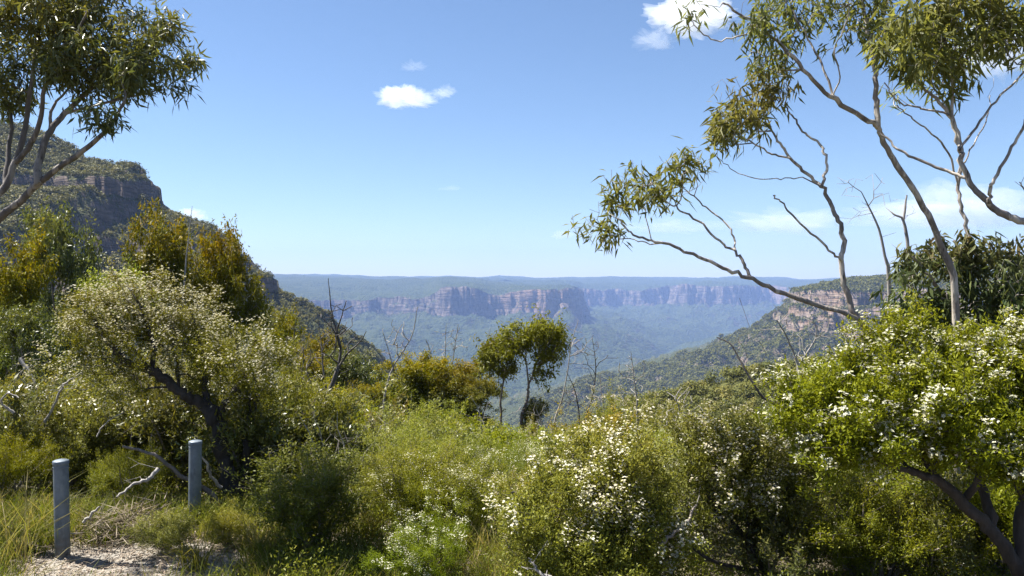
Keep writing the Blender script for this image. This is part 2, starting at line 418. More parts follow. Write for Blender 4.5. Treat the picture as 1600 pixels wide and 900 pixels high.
class Tree:
    """branch skeleton: traced limbs first, then every twig tip joined to the nearest limb, preferring short ways to the root"""
    def __init__(s, rng): s.rng = rng; s.p = []; s.par = []; s.r = []; s.pl = []
    def limb(s, pts, r0, r1, n=4, wob=0.0):
        C = catmull(pts, n)
        if wob: C[1:-1] += s.rng.randn(len(C) - 2, 3) * wob
        if s.p:
            d = np.linalg.norm(np.array(s.p) - C[0], axis=1); k = int(d.argmin())
            if d[k] < .02: C = C[1:]
        else: k = -1
        m = len(C)
        for i, c in enumerate(C):
            s.pl.append((s.pl[k] + np.linalg.norm(c - s.p[k])) if k >= 0 else 0)
            s.p.append(c); s.par.append(k); s.r.append(r0 + (r1 - r0) * i / max(m - 1, 1)); k = len(s.p) - 1
    def grow(s, tips, bf=.35, seg=.12, jit=.10, r_tip=.0025, e=2.2, sag=0.0, rmax=.75, first=0):
        rng = s.rng; tips = np.asarray(tips); n0 = len(s.p)
        P = np.array(s.p); PL = np.array(s.pl)
        use = np.arange(n0) >= first
        D = np.linalg.norm(tips[:, None] - P[None, use], axis=2); cost = D + bf * PL[None, use]
        idx = np.nonzero(use)[0]
        b = cost.argmin(1); best = cost[np.arange(len(tips)), b]; bp = idx[b]
        todo = np.ones(len(tips), bool); bp = bp.copy(); best = best.copy()
        s.tipn = [0] * len(tips)
        for _ in range(len(tips)):
            k = int(np.where(todo, best, 1e9).argmin()); todo[k] = False
            a = np.array(s.p[bp[k]]); c = tips[k]; L = np.linalg.norm(c - a)
            ns = max(1, int(L / seg)); k0 = bp[k]
            off = rng.randn(3) * jit * L; off2 = rng.randn(3) * jit * L * .5
            for i in range(1, ns + 1):
                t_ = i / ns
                q = a + (c - a) * t_ + off * math.sin(math.pi * t_) + off2 * math.sin(2 * math.pi * t_)
                q[2] += sag * L * math.sin(math.pi * t_)
                s.pl.append(s.pl[k0] + L / ns); s.p.append(q); s.par.append(k0); s.r.append(0); k0 = len(s.p) - 1
                dd = np.linalg.norm(tips - q, axis=1) + bf * s.pl[k0]
                u = todo & (dd < best); best[u] = dd[u]; bp[u] = k0
            s.tipn[k] = k0
        s.p = [np.asarray(q) for q in s.p]
        n = len(s.p); R = np.zeros(n)
        ch = np.zeros(n, int)
        for i in range(n - 1, -1, -1):
            if ch[i] == 0 or R[i] == 0: R[i] = max(R[i], r_tip ** e)
            if s.par[i] >= 0: R[s.par[i]] += R[i]; ch[s.par[i]] += 1
        R = R ** (1 / e)
        for i in range(n):
            if i < n0: R[i] = s.r[i]
            elif s.par[i] >= 0: R[i] = min(R[i], R[s.par[i]] * (rmax if s.par[i] < n0 else 1.0))
        s.R = R; s.n0 = n0
    def finish(s):
        if not hasattr(s, 'R'): s.R = np.array(s.r); s.tipn = []; s.n0 = len(s.p)
    def tubes(s, name, mat, sides=(9, 4), rmin=0.0, knob=0.0):
        s.finish()
        n = len(s.p); kids = [[] for _ in range(n)]
        for i, k in enumerate(s.par):
            if k >= 0: kids[k].append(i)
        P = np.array(s.p); V = []; F = []; nv = 0
        starts = [(i, None) for i in range(n) if s.par[i] < 0]
        while starts:
            i, frm = starts.pop()
            ch = [] if frm is None else [frm]
            while True:
                ch.append(i)
                if not kids[i]: break
                j = max(kids[i], key=lambda q: s.R[q])
                for q in kids[i]:
                    if q != j: starts.append((q, i))
                i = j
            if len(ch) < 2: continue
            pts = P[ch]; rr = s.R[ch].copy()
            if frm is not None: rr[0] = min(rr[1] * 1.25, rr[0])
            if rr.max() < rmin: continue
            k = sides[0] if rr.max() > .03 else (6 if rr.max() > .012 else sides[1])
            tg = unit(np.gradient(pts, axis=0)); ref = np.array([.31, .77, .55])
            u = np.cross(tg[0], ref); u /= np.linalg.norm(u)
            rings = []
            for q in range(len(pts)):
                u = u - tg[q] * u.dot(tg[q]); u /= max(np.linalg.norm(u), 1e-6); w = np.cross(tg[q], u)
                a = np.arange(k) * 2 * np.pi / k
                rad = rr[q] * (1 + (knob * s.rng.randn(k) if knob and k > 4 else 0))
                rings.append(pts[q] + (np.cos(a) * rad)[:, None] * u + (np.sin(a) * rad)[:, None] * w)
            V.append(np.concatenate(rings)); m = len(pts)
            I = nv + np.arange(m * k).reshape(m, k); J = np.roll(I, -1, axis=1)
            F.append(np.stack([I[:-1], J[:-1], J[1:], I[1:]], -1).reshape(-1, 4)); nv += m * k
        return make_mesh(name, np.concatenate(V), np.concatenate(F), mat=mat, smooth=True)
    def tips_dirs(s):
        t = np.array(s.tipn); P = np.array(s.p); pr = np.array(s.par)[t]
        return P[t], unit(P[t] - P[pr])

def leaves(name, rng, T, D, n, spray, L, wd, mat, fwd=.5, spread=.8, droop=.4, up=.5, fold=.12, age=None, scat=.25, curl=0.0, one_quad=False):
    """n leaves round every twig tip; droop pulls them down (gums), up turns their faces to the sky (shrubs)"""
    T = np.repeat(T, n, 0); D = np.repeat(D, n, 0); M = len(T)
    pos = T - D * (rng.rand(M, 1) ** 1.3) * spray + rng.randn(M, 3) * spray * scat
    ld = unit(D * fwd + unit(rng.randn(M, 3)) * spread + np.array([0, 0, -droop]))
    nrm = unit(rng.randn(M, 3) + np.array([0, 0, up]))
    side = unit(np.cross(ld, nrm)); nrm = np.cross(side, ld)
    l = L * (.65 + .6 * rng.rand(M, 1)); w = wd * (.7 + .5 * rng.rand(M, 1)) * .5
    sk = curl * rng.randn(M, 1) * l
    mid = pos + ld * l * .42; tip = pos + ld * l + side * sk + np.array([0, 0, -1]) * l * abs(curl) * .6
    var = rng.rand(M); ag = np.zeros(M) if age is None else np.clip(np.repeat(age, n) * (.35 + .9 * rng.rand(M)), 0, 1)
    if one_quad:
        V = np.stack([pos, mid + side * w, tip, mid - side * w], 1).reshape(-1, 3); k = 4
        F = np.arange(M * 4).reshape(M, 4)
    else:
        V = np.stack([pos, mid + side * w, tip, mid - side * w, mid + nrm * w * fold * 4], 1).reshape(-1, 3); k = 5
        b = np.arange(M)[:, None] * 5
        F = np.concatenate([b + np.array([0, 1, 2, 4]), b + np.array([0, 4, 2, 3])])
    return make_mesh(name, V, F, mat=mat, attrs={'var': np.repeat(var, k), 'age': np.repeat(ag, k)})

def flowers(name, rng, T, D, n, r, spread, mat, up=.8):
    """little five-petalled flowers with a darker cup"""
    T = np.repeat(T, n, 0); D = np.repeat(D, n, 0); M = len(T)
    nr = unit(D * .6 + rng.randn(M, 3) * .45 + np.array([0, 0, up]))
    pos = T + rng.randn(M, 3) * spread + nr * .01
    u = unit(np.cross(nr, rng.randn(M, 3))); w = np.cross(nr, u); r = r * (.7 + .6 * rng.rand(M, 1))
    V = [pos - nr * r * .25]; 
    for k in range(10):
        a = k * math.pi / 5; q = 1.0 if k % 2 == 0 else .55
        V.append(pos + (u * math.cos(a) + w * math.sin(a)) * r * q)
    V = np.stack(V, 1).reshape(-1, 3); b = np.arange(M)[:, None] * 11
    F = np.concatenate([b + np.array([0, 1 + (k - 1) % 10, 1 + k, 1 + (k + 1) % 10]) for k in range(0, 10, 2)])
    at = np.zeros((M, 11)); at[:, 0] = 1
    vr = np.repeat(rng.rand(M), 11)
    return make_mesh(name, V, F, mat=mat, attrs={'age': at.ravel(), 'var': vr})

def crown(rng, blobs, clumps, per, cr, shell=.45, zmin=None):
    """twig tips gathered in clumps inside a few ellipsoids (x, y, z, rx, ry, rz)"""
    B = np.asarray(blobs, float); vol = (B[:, 3] * B[:, 4] * B[:, 5]) ** .75
    k = rng.choice(len(B), clumps, p=vol / vol.sum())
    d = unit(rng.randn(clumps, 3)); rad = rng.rand(clumps, 1) ** shell
    c = B[k, :3] + d * rad * B[k, 3:6]
    sz = cr * (.6 + .8 * rng.rand(clumps, 1))
    t = np.repeat(c, per, 0) + rng.randn(clumps * per, 3) * np.repeat(sz, per, 0) * .55
    o = np.repeat(unit(d + rng.randn(clumps, 3) * .4 + np.array([0, 0, .5])), per, 0)
    t += o * np.repeat(sz, per, 0) * (rng.rand(len(t), 1) ** 2.5) * 1.6
    if zmin is not None: t[:, 2] = np.maximum(t[:, 2], zmin + .05 * rng.rand(len(t)))
    return t

M_GUM = leaf_mat('gum_leaf', (.060, .078, .024), (.12, .135, .035), (.26, .19, .03), .34, .38)
M_GUMR = leaf_mat('gum_leaf_grey_green', (.10, .12, .04), (.20, .21, .065), (.32, .26, .065), .48, .46)
M_REGROW = leaf_mat('regrowth_leaf', (.048, .072, .034), (.105, .13, .055), (.24, .12, .06), .3, .42)
M_OLIVE = leaf_mat('young_gum_leaf', (.070, .085, .014), (.15, .165, .026), (.27, .195, .018), .36, .45)
M_LIME = leaf_mat('lime_gum_leaf', (.085, .105, .017), (.19, .21, .03), (.28, .31, .042), .46, .45)
M_TEA = leaf_mat('tea_tree_leaf', (.10, .135, .015), (.24, .28, .034), (.36, .33, .05), .38, .45)
M_TEAG = leaf_mat('dull_tea_tree_leaf', (.085, .10, .019), (.205, .215, .045), (.33, .26, .07), .36, .45)
M_HEATH = leaf_mat('heath_leaf', (.09, .12, .015), (.22, .245, .034), (.36, .32, .045), .38, .45)
M_BRONZE = leaf_mat('bronze_heath_leaf', (.09, .11, .015), (.20, .205, .028), (.33, .245, .028), .36, .45)
M_GRASS = leaf_mat('grass_blade', (.070, .09, .014), (.14, .15, .025), (.30, .23, .12), .4, .55)
M_FLOWER = leaf_mat('white_petal', (.56, .50, .36), (.86, .86, .80), (.35, .33, .12), .35, .6, (1, 1, .92))
M_CREAM = leaf_mat('cream_petal', (.50, .44, .30), (.80, .78, .66), (.30, .24, .10), .35, .6, (1, 1, .85))
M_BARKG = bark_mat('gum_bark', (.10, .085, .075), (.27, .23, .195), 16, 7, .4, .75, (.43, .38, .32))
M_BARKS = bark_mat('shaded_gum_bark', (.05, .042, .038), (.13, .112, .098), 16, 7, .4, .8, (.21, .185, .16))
M_BARKD = bark_mat('dark_bark', (.016, .013, .011), (.052, .041, .034), 30, 5, .9)
M_BARKM = bark_mat('brown_bark', (.085, .07, .058), (.24, .20, .17), 30, 6, .7)
M_DEAD = bark_mat('dead_wood', (.16, .145, .13), (.36, .33, .30), 26, 9, .6)
M_DEADD = bark_mat('charred_wood', (.028, .025, .023), (.12, .105, .095), 26, 9, .6)

def plant(name, label, cat, group, loc, parts):
    """parts: (name, mesh); an Empty at the plant's foot"""
    e = bpy.data.objects.new(name, None); COL.objects.link(e); e.location = loc; e.empty_display_size = .3
    tag(e, label, cat, group)
    for nm, me in parts: link(nm, me, e)
    return e
def copy_plant(o, loc, rz, sc, label=None, group=None, name=None):
    c = o.copy(); COL.objects.link(c); c.location = loc; c.rotation_euler = (0, 0, rz); c.scale = sc
    if name: c.name = name
    if label: c['label'] = label
    if group: c['group'] = group
    for ch in o.children:
        k = ch.copy(); COL.objects.link(k); k.parent = c
    return c
def gz(x, y): return float(z_near(np.array([float(x)]), np.array([float(y)]))[0])

# ------------------------------------------------------------------ far tree canopies (uncountable forest)
def leaf_balls(name, rng, C, S, n, q, mat, squash=.8, up=.7, lumps=5):
    """forest seen from afar: each crown a few lumps of leaf-clump faces"""
    M = len(C)
    lc = unit(rng.randn(M, lumps, 3)) * (.55 * rng.rand(M, lumps, 1) ** .4); lc[..., 2] = np.abs(lc[..., 2]) * .9
    which = rng.randint(0, lumps, (M, n))
    base = np.take_along_axis(lc, which[..., None].repeat(3, 2), 1)
    d = unit(rng.randn(M, n, 3)); pos = base + d * (.42 * rng.rand(M, n, 1) ** .35)
    pos[..., 2] *= squash
    pos = C[:, None] + pos * S[:, None, None] + np.array([0, 0, .35]) * S[:, None, None]
    nr = unit(d * .8 + rng.randn(M, n, 3) * .5 + np.array([0, 0, up]))
    u = unit(np.cross(nr, rng.randn(M, n, 3))); w = np.cross(nr, u)
    sz = (q * S)[:, None, None] * (.6 + .8 * rng.rand(M, n, 1))
    V = np.stack([pos + u * sz, pos + w * sz * .7, pos - u * sz, pos - w * sz * .7], 2).reshape(-1, 3)
    F = np.arange(len(V)).reshape(-1, 4)
    tv = np.clip(rng.rand(M, 1) * .7 + rng.rand(M, n) * .3, 0, 1); ta = np.clip((rng.rand(M, 1) - .75) * 3, 0, .6) * np.ones((1, n))
    return make_mesh(name, V, F, mat=mat, attrs={'var': np.repeat(tv.ravel(), 4), 'age': np.repeat(ta.ravel(), 4)})
M_FOREST = leaf_mat('forest_leaf', (.085, .088, .022), (.155, .145, .038), (.20, .17, .045), .2, .6)
M_FORESTS = leaf_mat('spur_forest_leaf', (.075, .082, .02), (.125, .12, .03), (.18, .145, .035), .25, .6)

def slope_of(fn, x, y, h=2.0): return np.hypot(fn(x + h, y) - fn(x - h, y), fn(x, y + h) - fn(x, y - h)) / (2 * h)
rng = np.random.RandomState(3)
y = 130 + 460 * rng.rand(26000) ** .8; x = (-860 / FPX + rng.rand(26000) * 850 / FPX) * y
zh = z_hill(x, y); k = (slope_of(z_hill, x, y) < .95) & (zh > z_near(x, y)) & (zh > z_spur(x, y)) & (x > -420)
x, y, zh = x[k], y[k], zh[k]
S = (2.4 + 2.6 * rng.rand(len(x)) ** 1.5) * (1.0 - .3 * (fbm(x, y, 60, 2, 71) > .2))
tag(link('hill_forest', leaf_balls('hill_forest', rng, np.stack([x, y, zh], 1), S, 44, .13, M_FOREST)),
    'low dull green forest covering the rocky hillside at the left', 'forest', kind='stuff')
y = 96 + 84 * rng.rand(3600); x = (60 + rng.rand(3600) * 780) / FPX * y
zs_ = z_spur(x, y); k = zs_ > np.maximum(z_near(x, y), z_hill(x, y)); x, y, zs_ = x[k], y[k], zs_[k]
S = 1.5 + 1.8 * rng.rand(len(x)) ** 1.5
tag(link('spur_forest', leaf_balls('spur_forest', rng, np.stack([x, y, zs_], 1), S, 150, .075, M_FORESTS)),
    'yellowish green low forest on the spur right of the valley', 'forest', kind='stuff')
y = 1150 + 700 * rng.rand(170000); x = (20 + rng.rand(170000) * 900) / FPX * y
zq, sdq = z_head(x, y); k = (slope_of(lambda a, b: z_head(a, b)[0], x, y, 4) < 1.25) | (rng.rand(len(x)) < .35); x, y, zq = x[k], y[k], zq[k]
S = 2.2 + 4.5 * rng.rand(len(x)) ** 3
tag(link('headland_forest', leaf_balls('headland_forest', rng, np.stack([x, y, zq], 1), S, 8, .30, M_FOREST, lumps=4)),
    'dark green forest on the slopes around the orange cliff headland', 'forest', kind='stuff')
# ------------------------------------------------------------------ prototypes of the shrubs and small trees (several of each kind)
def px_blob(px, py, rx, ry, d, rd=None):
    w = W(px, py, d); k = d / FPX
    return (w[0], w[1], w[2], rx * k, (rx * k if rd is None else rd), ry * k)

def age_of(T, lo, hi, rng, amt=1.0):
    return np.clip((T[:, 2] - lo) / max(hi - lo, .01), 0, 1) ** 1.5 * amt * (rng.rand(len(T)) ** .6)

def proto_gum(seed, mat, h=5.0, w=1.25, dense=1.0, amt=.9, low=False):
    rng = np.random.RandomState(seed); t = Tree(rng)
    lean = rng.randn(2) * .25
    fk = np.array([lean[0] * .5, lean[1] * .5, h * .30])
    t.limb([(0, 0, -.3), (0, 0, .2), (lean[0] * .2, lean[1] * .2, h * .15), fk], .075, .05, 3, .012)
    blobs = []
    for k in range(5):
        a = k * 2.4 + rng.rand(); r = w * (.25 + .6 * rng.rand()); z = h * (.58 + .34 * rng.rand())
        b = np.array([lean[0] + r * math.cos(a), lean[1] + r * math.sin(a), z])
        t.limb([fk, fk + (b - fk) * .5 + np.array([0, 0, .12]) + rng.randn(3) * .1, b], .04, .014, 3, .015)
        blobs.append((*b, w * .62, w * .62, h * .15))
    blobs.append((lean[0], lean[1], h * .84, w * .6, w * .6, h * .13)); blobs.append((0, 0, h * .5, w * .7, w * .7, h * .14))
    if low: blobs += [(w * .5 * math.cos(a), w * .5 * math.sin(a), h * .36, w * .5, w * .5, h * .16) for a in (0, 1.6, 3.1, 4.7)]
    T = crown(rng, blobs, int(115 * dense), 7, .20)
    t.grow(T, bf=.4, seg=.14, jit=.12, r_tip=.003)
    tp, td = t.tips_dirs()
    return [('trunk', t.tubes('gum_trunk', M_BARKG if seed % 2 else M_BARKM, (8, 3))),
            ('crown', leaves('gum_crown', rng, tp, td, 17, .24, .13, .044, mat, .5, .85, .40, .7, age=age_of(tp, h * .58, h, rng, amt), scat=.32, curl=.12))]

def proto_bush(seed, mat, flower=None, h=1.7, w=1.0, clumps=110, per=8, leaf=.026, lw=.010, n=44, spray=.15, fl=0, fr=.011, amt=.5, bark=None, cr=.13, stems=5):
    rng = np.random.RandomState(seed); t = Tree(rng)
    t.limb([(0, 0, -.25), (0, 0, .03)], .04, .035, 2)
    blobs = []
    for k in range(stems):
        a = k * 2 * math.pi / stems + rng.rand() * .9; r = w * (.25 + .5 * rng.rand()); z = h * (.45 + .38 * rng.rand())
        b = np.array([r * math.cos(a), r * math.sin(a), z])
        t.limb([(0, 0, .03), b * .45 + np.array([0, 0, h * .02]) + rng.randn(3) * .05, b], .024, .008, 3, .015)
        blobs.append((*b, w * (.32 + .22 * rng.rand()), w * (.32 + .22 * rng.rand()), h * (.16 + .14 * rng.rand())))
    blobs.append((0, 0, h * .5, w * .65, w * .65, h * .3))
    T = crown(rng, blobs, clumps, per, cr, .35, .06)
    T = np.concatenate([T, T[::9] * np.array([1.12, 1.12, 1.1]) + rng.randn(len(T[::9]), 3) * .05])
    top = np.argsort(-(T[:, 2] + .35 * rng.randn(len(T)) * h))[:len(T) // 3]; top = rng.choice(top, 34, replace=False)
    o = unit(np.concatenate([T[top, :2] * .5, np.full((34, 1), h * .8)], 1) + rng.randn(34, 3) * .35)
    T = np.concatenate([T] + [T[top] + o * k * h * (.04 + .03 * rng.rand(34, 1)) for k in (1, 2, 3, 4)])
    t.grow(T, bf=.45, seg=.1, jit=.14, r_tip=.0018)
    tp, td = t.tips_dirs()
    td = unit(td + np.array([0, 0, .45]))
    kk = rng.rand(len(tp)) < .86; tp, td = tp[kk], td[kk]
    parts = [('stems', t.tubes('bush_stems', bark or M_BARKM, (7, 3))),
             ('foliage', leaves('bush_foliage', rng, tp, td, n, spray, leaf, lw, mat, .7, 1.0, -.15, 1.4, age=age_of(tp, h * .25, h, rng, amt), scat=.22, one_quad=True))]
    if flower is not None:
        g = fbm(tp[:, 0] + seed, tp[:, 1] + tp[:, 2], .5, 2, seed) + (tp[:, 2] / h - .5) * .7
        k = g > np.quantile(g, 1 - .25)
        parts.append(('flowers', flowers('bush_flowers', rng, tp[k], td[k], fl, fr, .032, flower)))
    return parts

GUM_O = [proto_gum(s, M_OLIVE, amt=1.0) for s in (11, 12, 13)]
GUM_L = [proto_gum(s, M_LIME, amt=.7) for s in (21, 22)]
GUM_D = [proto_gum(s, M_OLIVE, amt=1.0, low=True, dense=1.7, w=1.45) for s in (14, 15, 16)]
GUM_G = [proto_gum(s, M_GUM, amt=.35, dense=1.1) for s in (23, 24)]
HEATH = [proto_bush(s, M_HEATH, h=1.4, w=.95, leaf=.028, lw=.0115, n=40, amt=.45, stems=7, clumps=85, per=13, cr=.14) for s in (31, 32, 33)]
BRONZE = [proto_bush(s, M_BRONZE, h=1.5, w=1.0, leaf=.028, lw=.012, n=38, amt=.9, clumps=90, per=13, cr=.14) for s in (41, 42)]
TEA = [proto_bush(s, M_TEA, M_FLOWER, h=1.8, w=1.0, n=44, fl=10, fr=.0105, clumps=80, per=12, cr=.14, amt=.5, bark=M_BARKD) for s in (51, 52, 53)]
TEAC = [proto_bush(s, M_TEAG, M_CREAM, h=2.0, w=1.05, n=32, fl=12, fr=.0115, clumps=80, per=11, cr=.14, amt=.6, bark=M_BARKD) for s in (61, 62)]
BROAD = [proto_bush(s, M_GUM, h=1.5, w=.85, leaf=.085, lw=.024, n=11, clumps=75, per=9, amt=.5, stems=6, spray=.16) for s in (73, 74)]
PEA = [proto_bush(s, M_TEAG, h=1.3, w=.8, leaf=.045, lw=.016, n=24, clumps=110, amt=.3, stems=6) for s in (71, 72)]

HEATH_F = [proto_bush(s, M_HEATH, h=1.4, w=1.0, leaf=.052, lw=.024, n=22, amt=.55, stems=7, clumps=70, per=12, cr=.13, spray=.17) for s in (34, 35, 36)]
BRONZE_F = [proto_bush(s, M_BRONZE, h=1.5, w=1.0, leaf=.052, lw=.024, n=22, amt=1.0, clumps=70, per=12, cr=.13, spray=.17) for s in (44, 45)]
TEA_F = [proto_bush(s, M_TEA, M_FLOWER, h=1.8, w=1.0, leaf=.045, lw=.020, n=22, fl=7, fr=.018, amt=.5, bark=M_BARKD, clumps=75, per=11, cr=.13) for s in (54, 55)]
TEAC_F = [proto_bush(s, M_TEAG, M_CREAM, h=2.0, w=1.05, leaf=.045, lw=.020, n=18, fl=9, fr=.018, amt=.6, bark=M_BARKD, clumps=75, per=11, cr=.13) for s in (64, 65)]
FAR = {id(a): b for a, b in ((HEATH, HEATH_F), (BRONZE, BRONZE_F), (TEA, TEA_F), (TEAC, TEAC_F))}
def proto_dead(seed, h=1.4, w=.8, n=150):
    rng = np.random.RandomState(seed); t = Tree(rng)
    t.limb([(0, 0, -.2), (0, 0, .05)], .022, .018, 2)
    for k in range(4):
        a = k * 1.6 + rng.rand(); b = np.array([w * .6 * math.cos(a), w * .6 * math.sin(a), h * (.7 + .3 * rng.rand())])
        t.limb([(0, 0, .05), b * .5 + rng.randn(3) * .08, b], .012, .004, 3, .02)
    t.grow(crown(rng, [(0, 0, h * .6, w, w, h * .42)], n // 3, 3, .14, .5, .08), bf=.4, seg=.1, jit=.2, r_tip=.0016)
    return [('twigs', t.tubes('dead_twigs', M_DEAD, (6, 3)))]
DEADS = [proto_dead(s) for s in (81, 82, 83)]

def place(kind, k, name, label, cat, group, px, py_top, d, proto_h, wf=1.0, rz=None):
    """set a plant on the ground at the depth d so that it reaches the height seen in the photo"""
    if d > 10.5: kind = FAR.get(id(kind), kind)
    x = (px - 800) / FPX * d; z = gz(x, d); top = CZ - (py_top - HZ) / FPX * d
    s = max(top - z, .3) / proto_h
    e = plant(name, label, cat, group, (x, d, z), kind[k % len(kind)])
    e.rotation_euler = (0, 0, k * 1.7 if rz is None else rz); e.scale = (s * wf, s * wf, s)
    return e

# ------------------------------------------------------------------ large left gum, forked, leaning in from the left edge
rng = np.random.RandomState(101); D = 7.0
t = Tree(rng)
base = W(-95, 440, D); base_g = base.copy(); base_g[0] -= .25; base_g[2] = gz(base_g[0], base_g[1])
def L(pts, d0, d1): return [W(a, b, d0 + (d1 - d0) * i / max(len(pts) - 1, 1)) for i, (a, b) in enumerate(pts)]
t.limb([base_g - np.array([0, 0, .3]), base_g, (base_g + base) / 2 + np.array([.06, 0, 0]), base], .10, .07, 4, .004)
t.limb([base] + L([(-40, 385), (0, 340), (32, 315), (60, 288), (80, 272), (132, 236), (160, 212), (178, 190), (196, 160)], D, D - .4), .040, .012, 4, .003)
t.limb([base] + L([(-60, 360), (-20, 325), (10, 290), (25, 255), (38, 215), (44, 180), (54, 112), (62, 60), (70, 10)], D, D + .3), .038, .012, 4, .003)
t.limb(L([(60, 288), (63, 250), (80, 205), (104, 178), (140, 142), (175, 118), (215, 90), (245, 70)], D - .18, D + .35), .034, .010, 4, .003)
t.limb(L([(25, 255), (50, 225), (66, 180), (72, 140), (96, 100), (120, 60), (140, 20)], D + .1, D - .3), .026, .009, 4, .003)
t.limb(L([(10, 290), (14, 240), (20, 190), (5, 140), (-20, 100)], D + .1, D + .5), .024, .009, 4, .003)
t.limb(L([(0, 340), (14, 322), (45, 345), (34, 330)], D, D - .2), .02, .01, 3) if False else None
t.limb(L([(80, 205), (82, 175), (98, 150), (130, 120)], D, D + .1), .016, .007, 3, .003)
t.limb(L([(104, 178), (150, 165), (190, 155), (225, 148), (255, 140)], D + .1, D - .1), .014, .006, 3, .003)
bl = [px_blob(a, b, r, r * .8, D + dd, .35) for a, b, r, dd in (
    (30, 60, 70, 0), (110, 50, 60, .3), (185, 45, 52, 0), (245, 62, 46, .2), (278, 80, 30, .1), (262, 125, 34, 0), (200, 95, 55, -.2), (150, 100, 50, .1),
    (100, 105, 42, 0), (20, 115, 45, .3), (-30, 60, 60, .3), (60, 10, 60, 0), (140, 10, 50, .3), (-40, 130, 50, 0), (190, 135, 30, .1), (175, 178, 14, -.35), (5, 150, 25, .2), (60, -40, 90, .2), (160, -40, 60, .2))]
T = crown(rng, bl, 150, 7, .10, .5)
t.grow(T, bf=.3, seg=.09, jit=.10, r_tip=.0018, first=40)
tp, td = t.tips_dirs()
plant('gum_tree', 'large leaning gum tree with forked grey limbs at the upper left', 'tree', None, (0, 0, 0), [
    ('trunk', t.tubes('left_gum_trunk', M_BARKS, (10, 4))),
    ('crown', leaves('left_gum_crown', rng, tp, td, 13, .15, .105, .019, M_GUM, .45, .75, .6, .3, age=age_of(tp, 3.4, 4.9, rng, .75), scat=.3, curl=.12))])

# ------------------------------------------------------------------ right gums
def gum(name, label, seed, limbs, blobs, clumps, per, n, mat, leaf=.102, lw=.020, cr=.072, amt=.4, first=0, bf=.28, droop=.6, bare=.5):
    rng = np.random.RandomState(seed); t = Tree(rng)
    for pts, r0, r1 in limbs: t.limb(pts, r0, r1, 5, .006)
    T = crown(rng, blobs, clumps, per, cr, .5)
    nb = int(clumps * bare); NB = crown(rng, [(b[0], b[1], b[2] - b[5] * .5, b[3] * 1.25, b[4], b[5] * 1.1) for b in blobs], nb, 2, .08, .5)
    t.grow(np.concatenate([T, NB]), bf=bf, seg=.06, jit=.13, r_tip=.0015, first=first)
    tp, td = t.tips_dirs(); tp = tp[:len(T)]; td = td[:len(T)]
    kk = rng.rand(len(tp)) < .78; tp, td = tp[kk], td[kk]; zs = tp[:, 2]
    return plant(name, label, 'tree', None, (0, 0, 0), [('trunk', t.tubes(name + '_trunk', M_BARKG, (12, 4), knob=.05)),
        ('crown', leaves(name + '_crown', rng, tp, td, n, .13, leaf, lw, mat, .35, .6, droop, .2, age=age_of(tp, np.quantile(zs, .3), zs.max(), rng, amt), scat=.25, curl=.14))])
def foot(px, py, d):
    w = W(px, py, d); g = w.copy(); g[2] = gz(g[0], g[1]) - .3
    return [g, g + (w - g) * .5 + np.array([.04, 0, 0]), w]
d = 6.2
gum('gum_tree', 'slender gum with two long bare limbs leaning left over the valley', 111, [
    (foot(1352, 515, d), .05, .034),
    (L([(1352, 515), (1338, 498), (1276, 476), (1200, 449), (1174, 435), (1137, 421), (1091, 401), (1045, 382), (1012, 374), (985, 365), (970, 345)], d, d - .3), .022, .006),
    (L([(1174, 435), (1160, 410), (1150, 394), (1124, 378), (1091, 345), (1062, 328), (1045, 318)], d - .1, d + .2), .013, .006),
    (L([(1150, 394), (1146, 370), (1130, 345), (1098, 320), (1075, 300)], d, d + .3), .008, .005),
    (L([(1045, 382), (1010, 378), (975, 372), (945, 368)], d - .2, d - .1), .006, .004),
    (L([(1352, 515), (1338, 490), (1322, 454), (1315, 408), (1318, 370), (1308, 340), (1295, 314), (1283, 292), (1253, 266), (1235, 248), (1218, 225), (1205, 205)], d, d + .2), .024, .008),
    (L([(1283, 292), (1290, 265), (1288, 240), (1276, 222), (1255, 208), (1240, 185), (1225, 165)], d, d + .3), .012, .006),
    (L([(1235, 248), (1205, 240), (1175, 225), (1160, 215)], d, d - .2), .008, .005),
    (L([(1315, 408), (1290, 385), (1250, 350), (1222, 318), (1208, 306)], d, d - .3), .010, .005),
    (L([(1253, 277), (1220, 279), (1180, 279), (1140, 262), (1120, 245)], d, d + .2), .005, .003)],
    [px_blob(a, b, r * .90, r * .72, d + dd, .22) for a, b, r, dd in (
        (1058, 262, 38, .1), (1015, 270, 34, 0), (1040, 290, 30, .2), (985, 300, 26, -.2), (950, 305, 26, -.1), (925, 325, 24, 0), (915, 350, 16, 0), (945, 360, 14, -.1), (1000, 285, 24, 0), (1090, 268, 18, .1),
        (1160, 160, 44, .1), (1185, 130, 36, 0), (1130, 180, 26, 0), (1195, 170, 34, .2), (1150, 205, 24, -.1), (1215, 140, 22, .2), (1120, 205, 14, 0))],
    70, 6, 6, M_GUMR, first=14, amt=.65)
d = 6.6
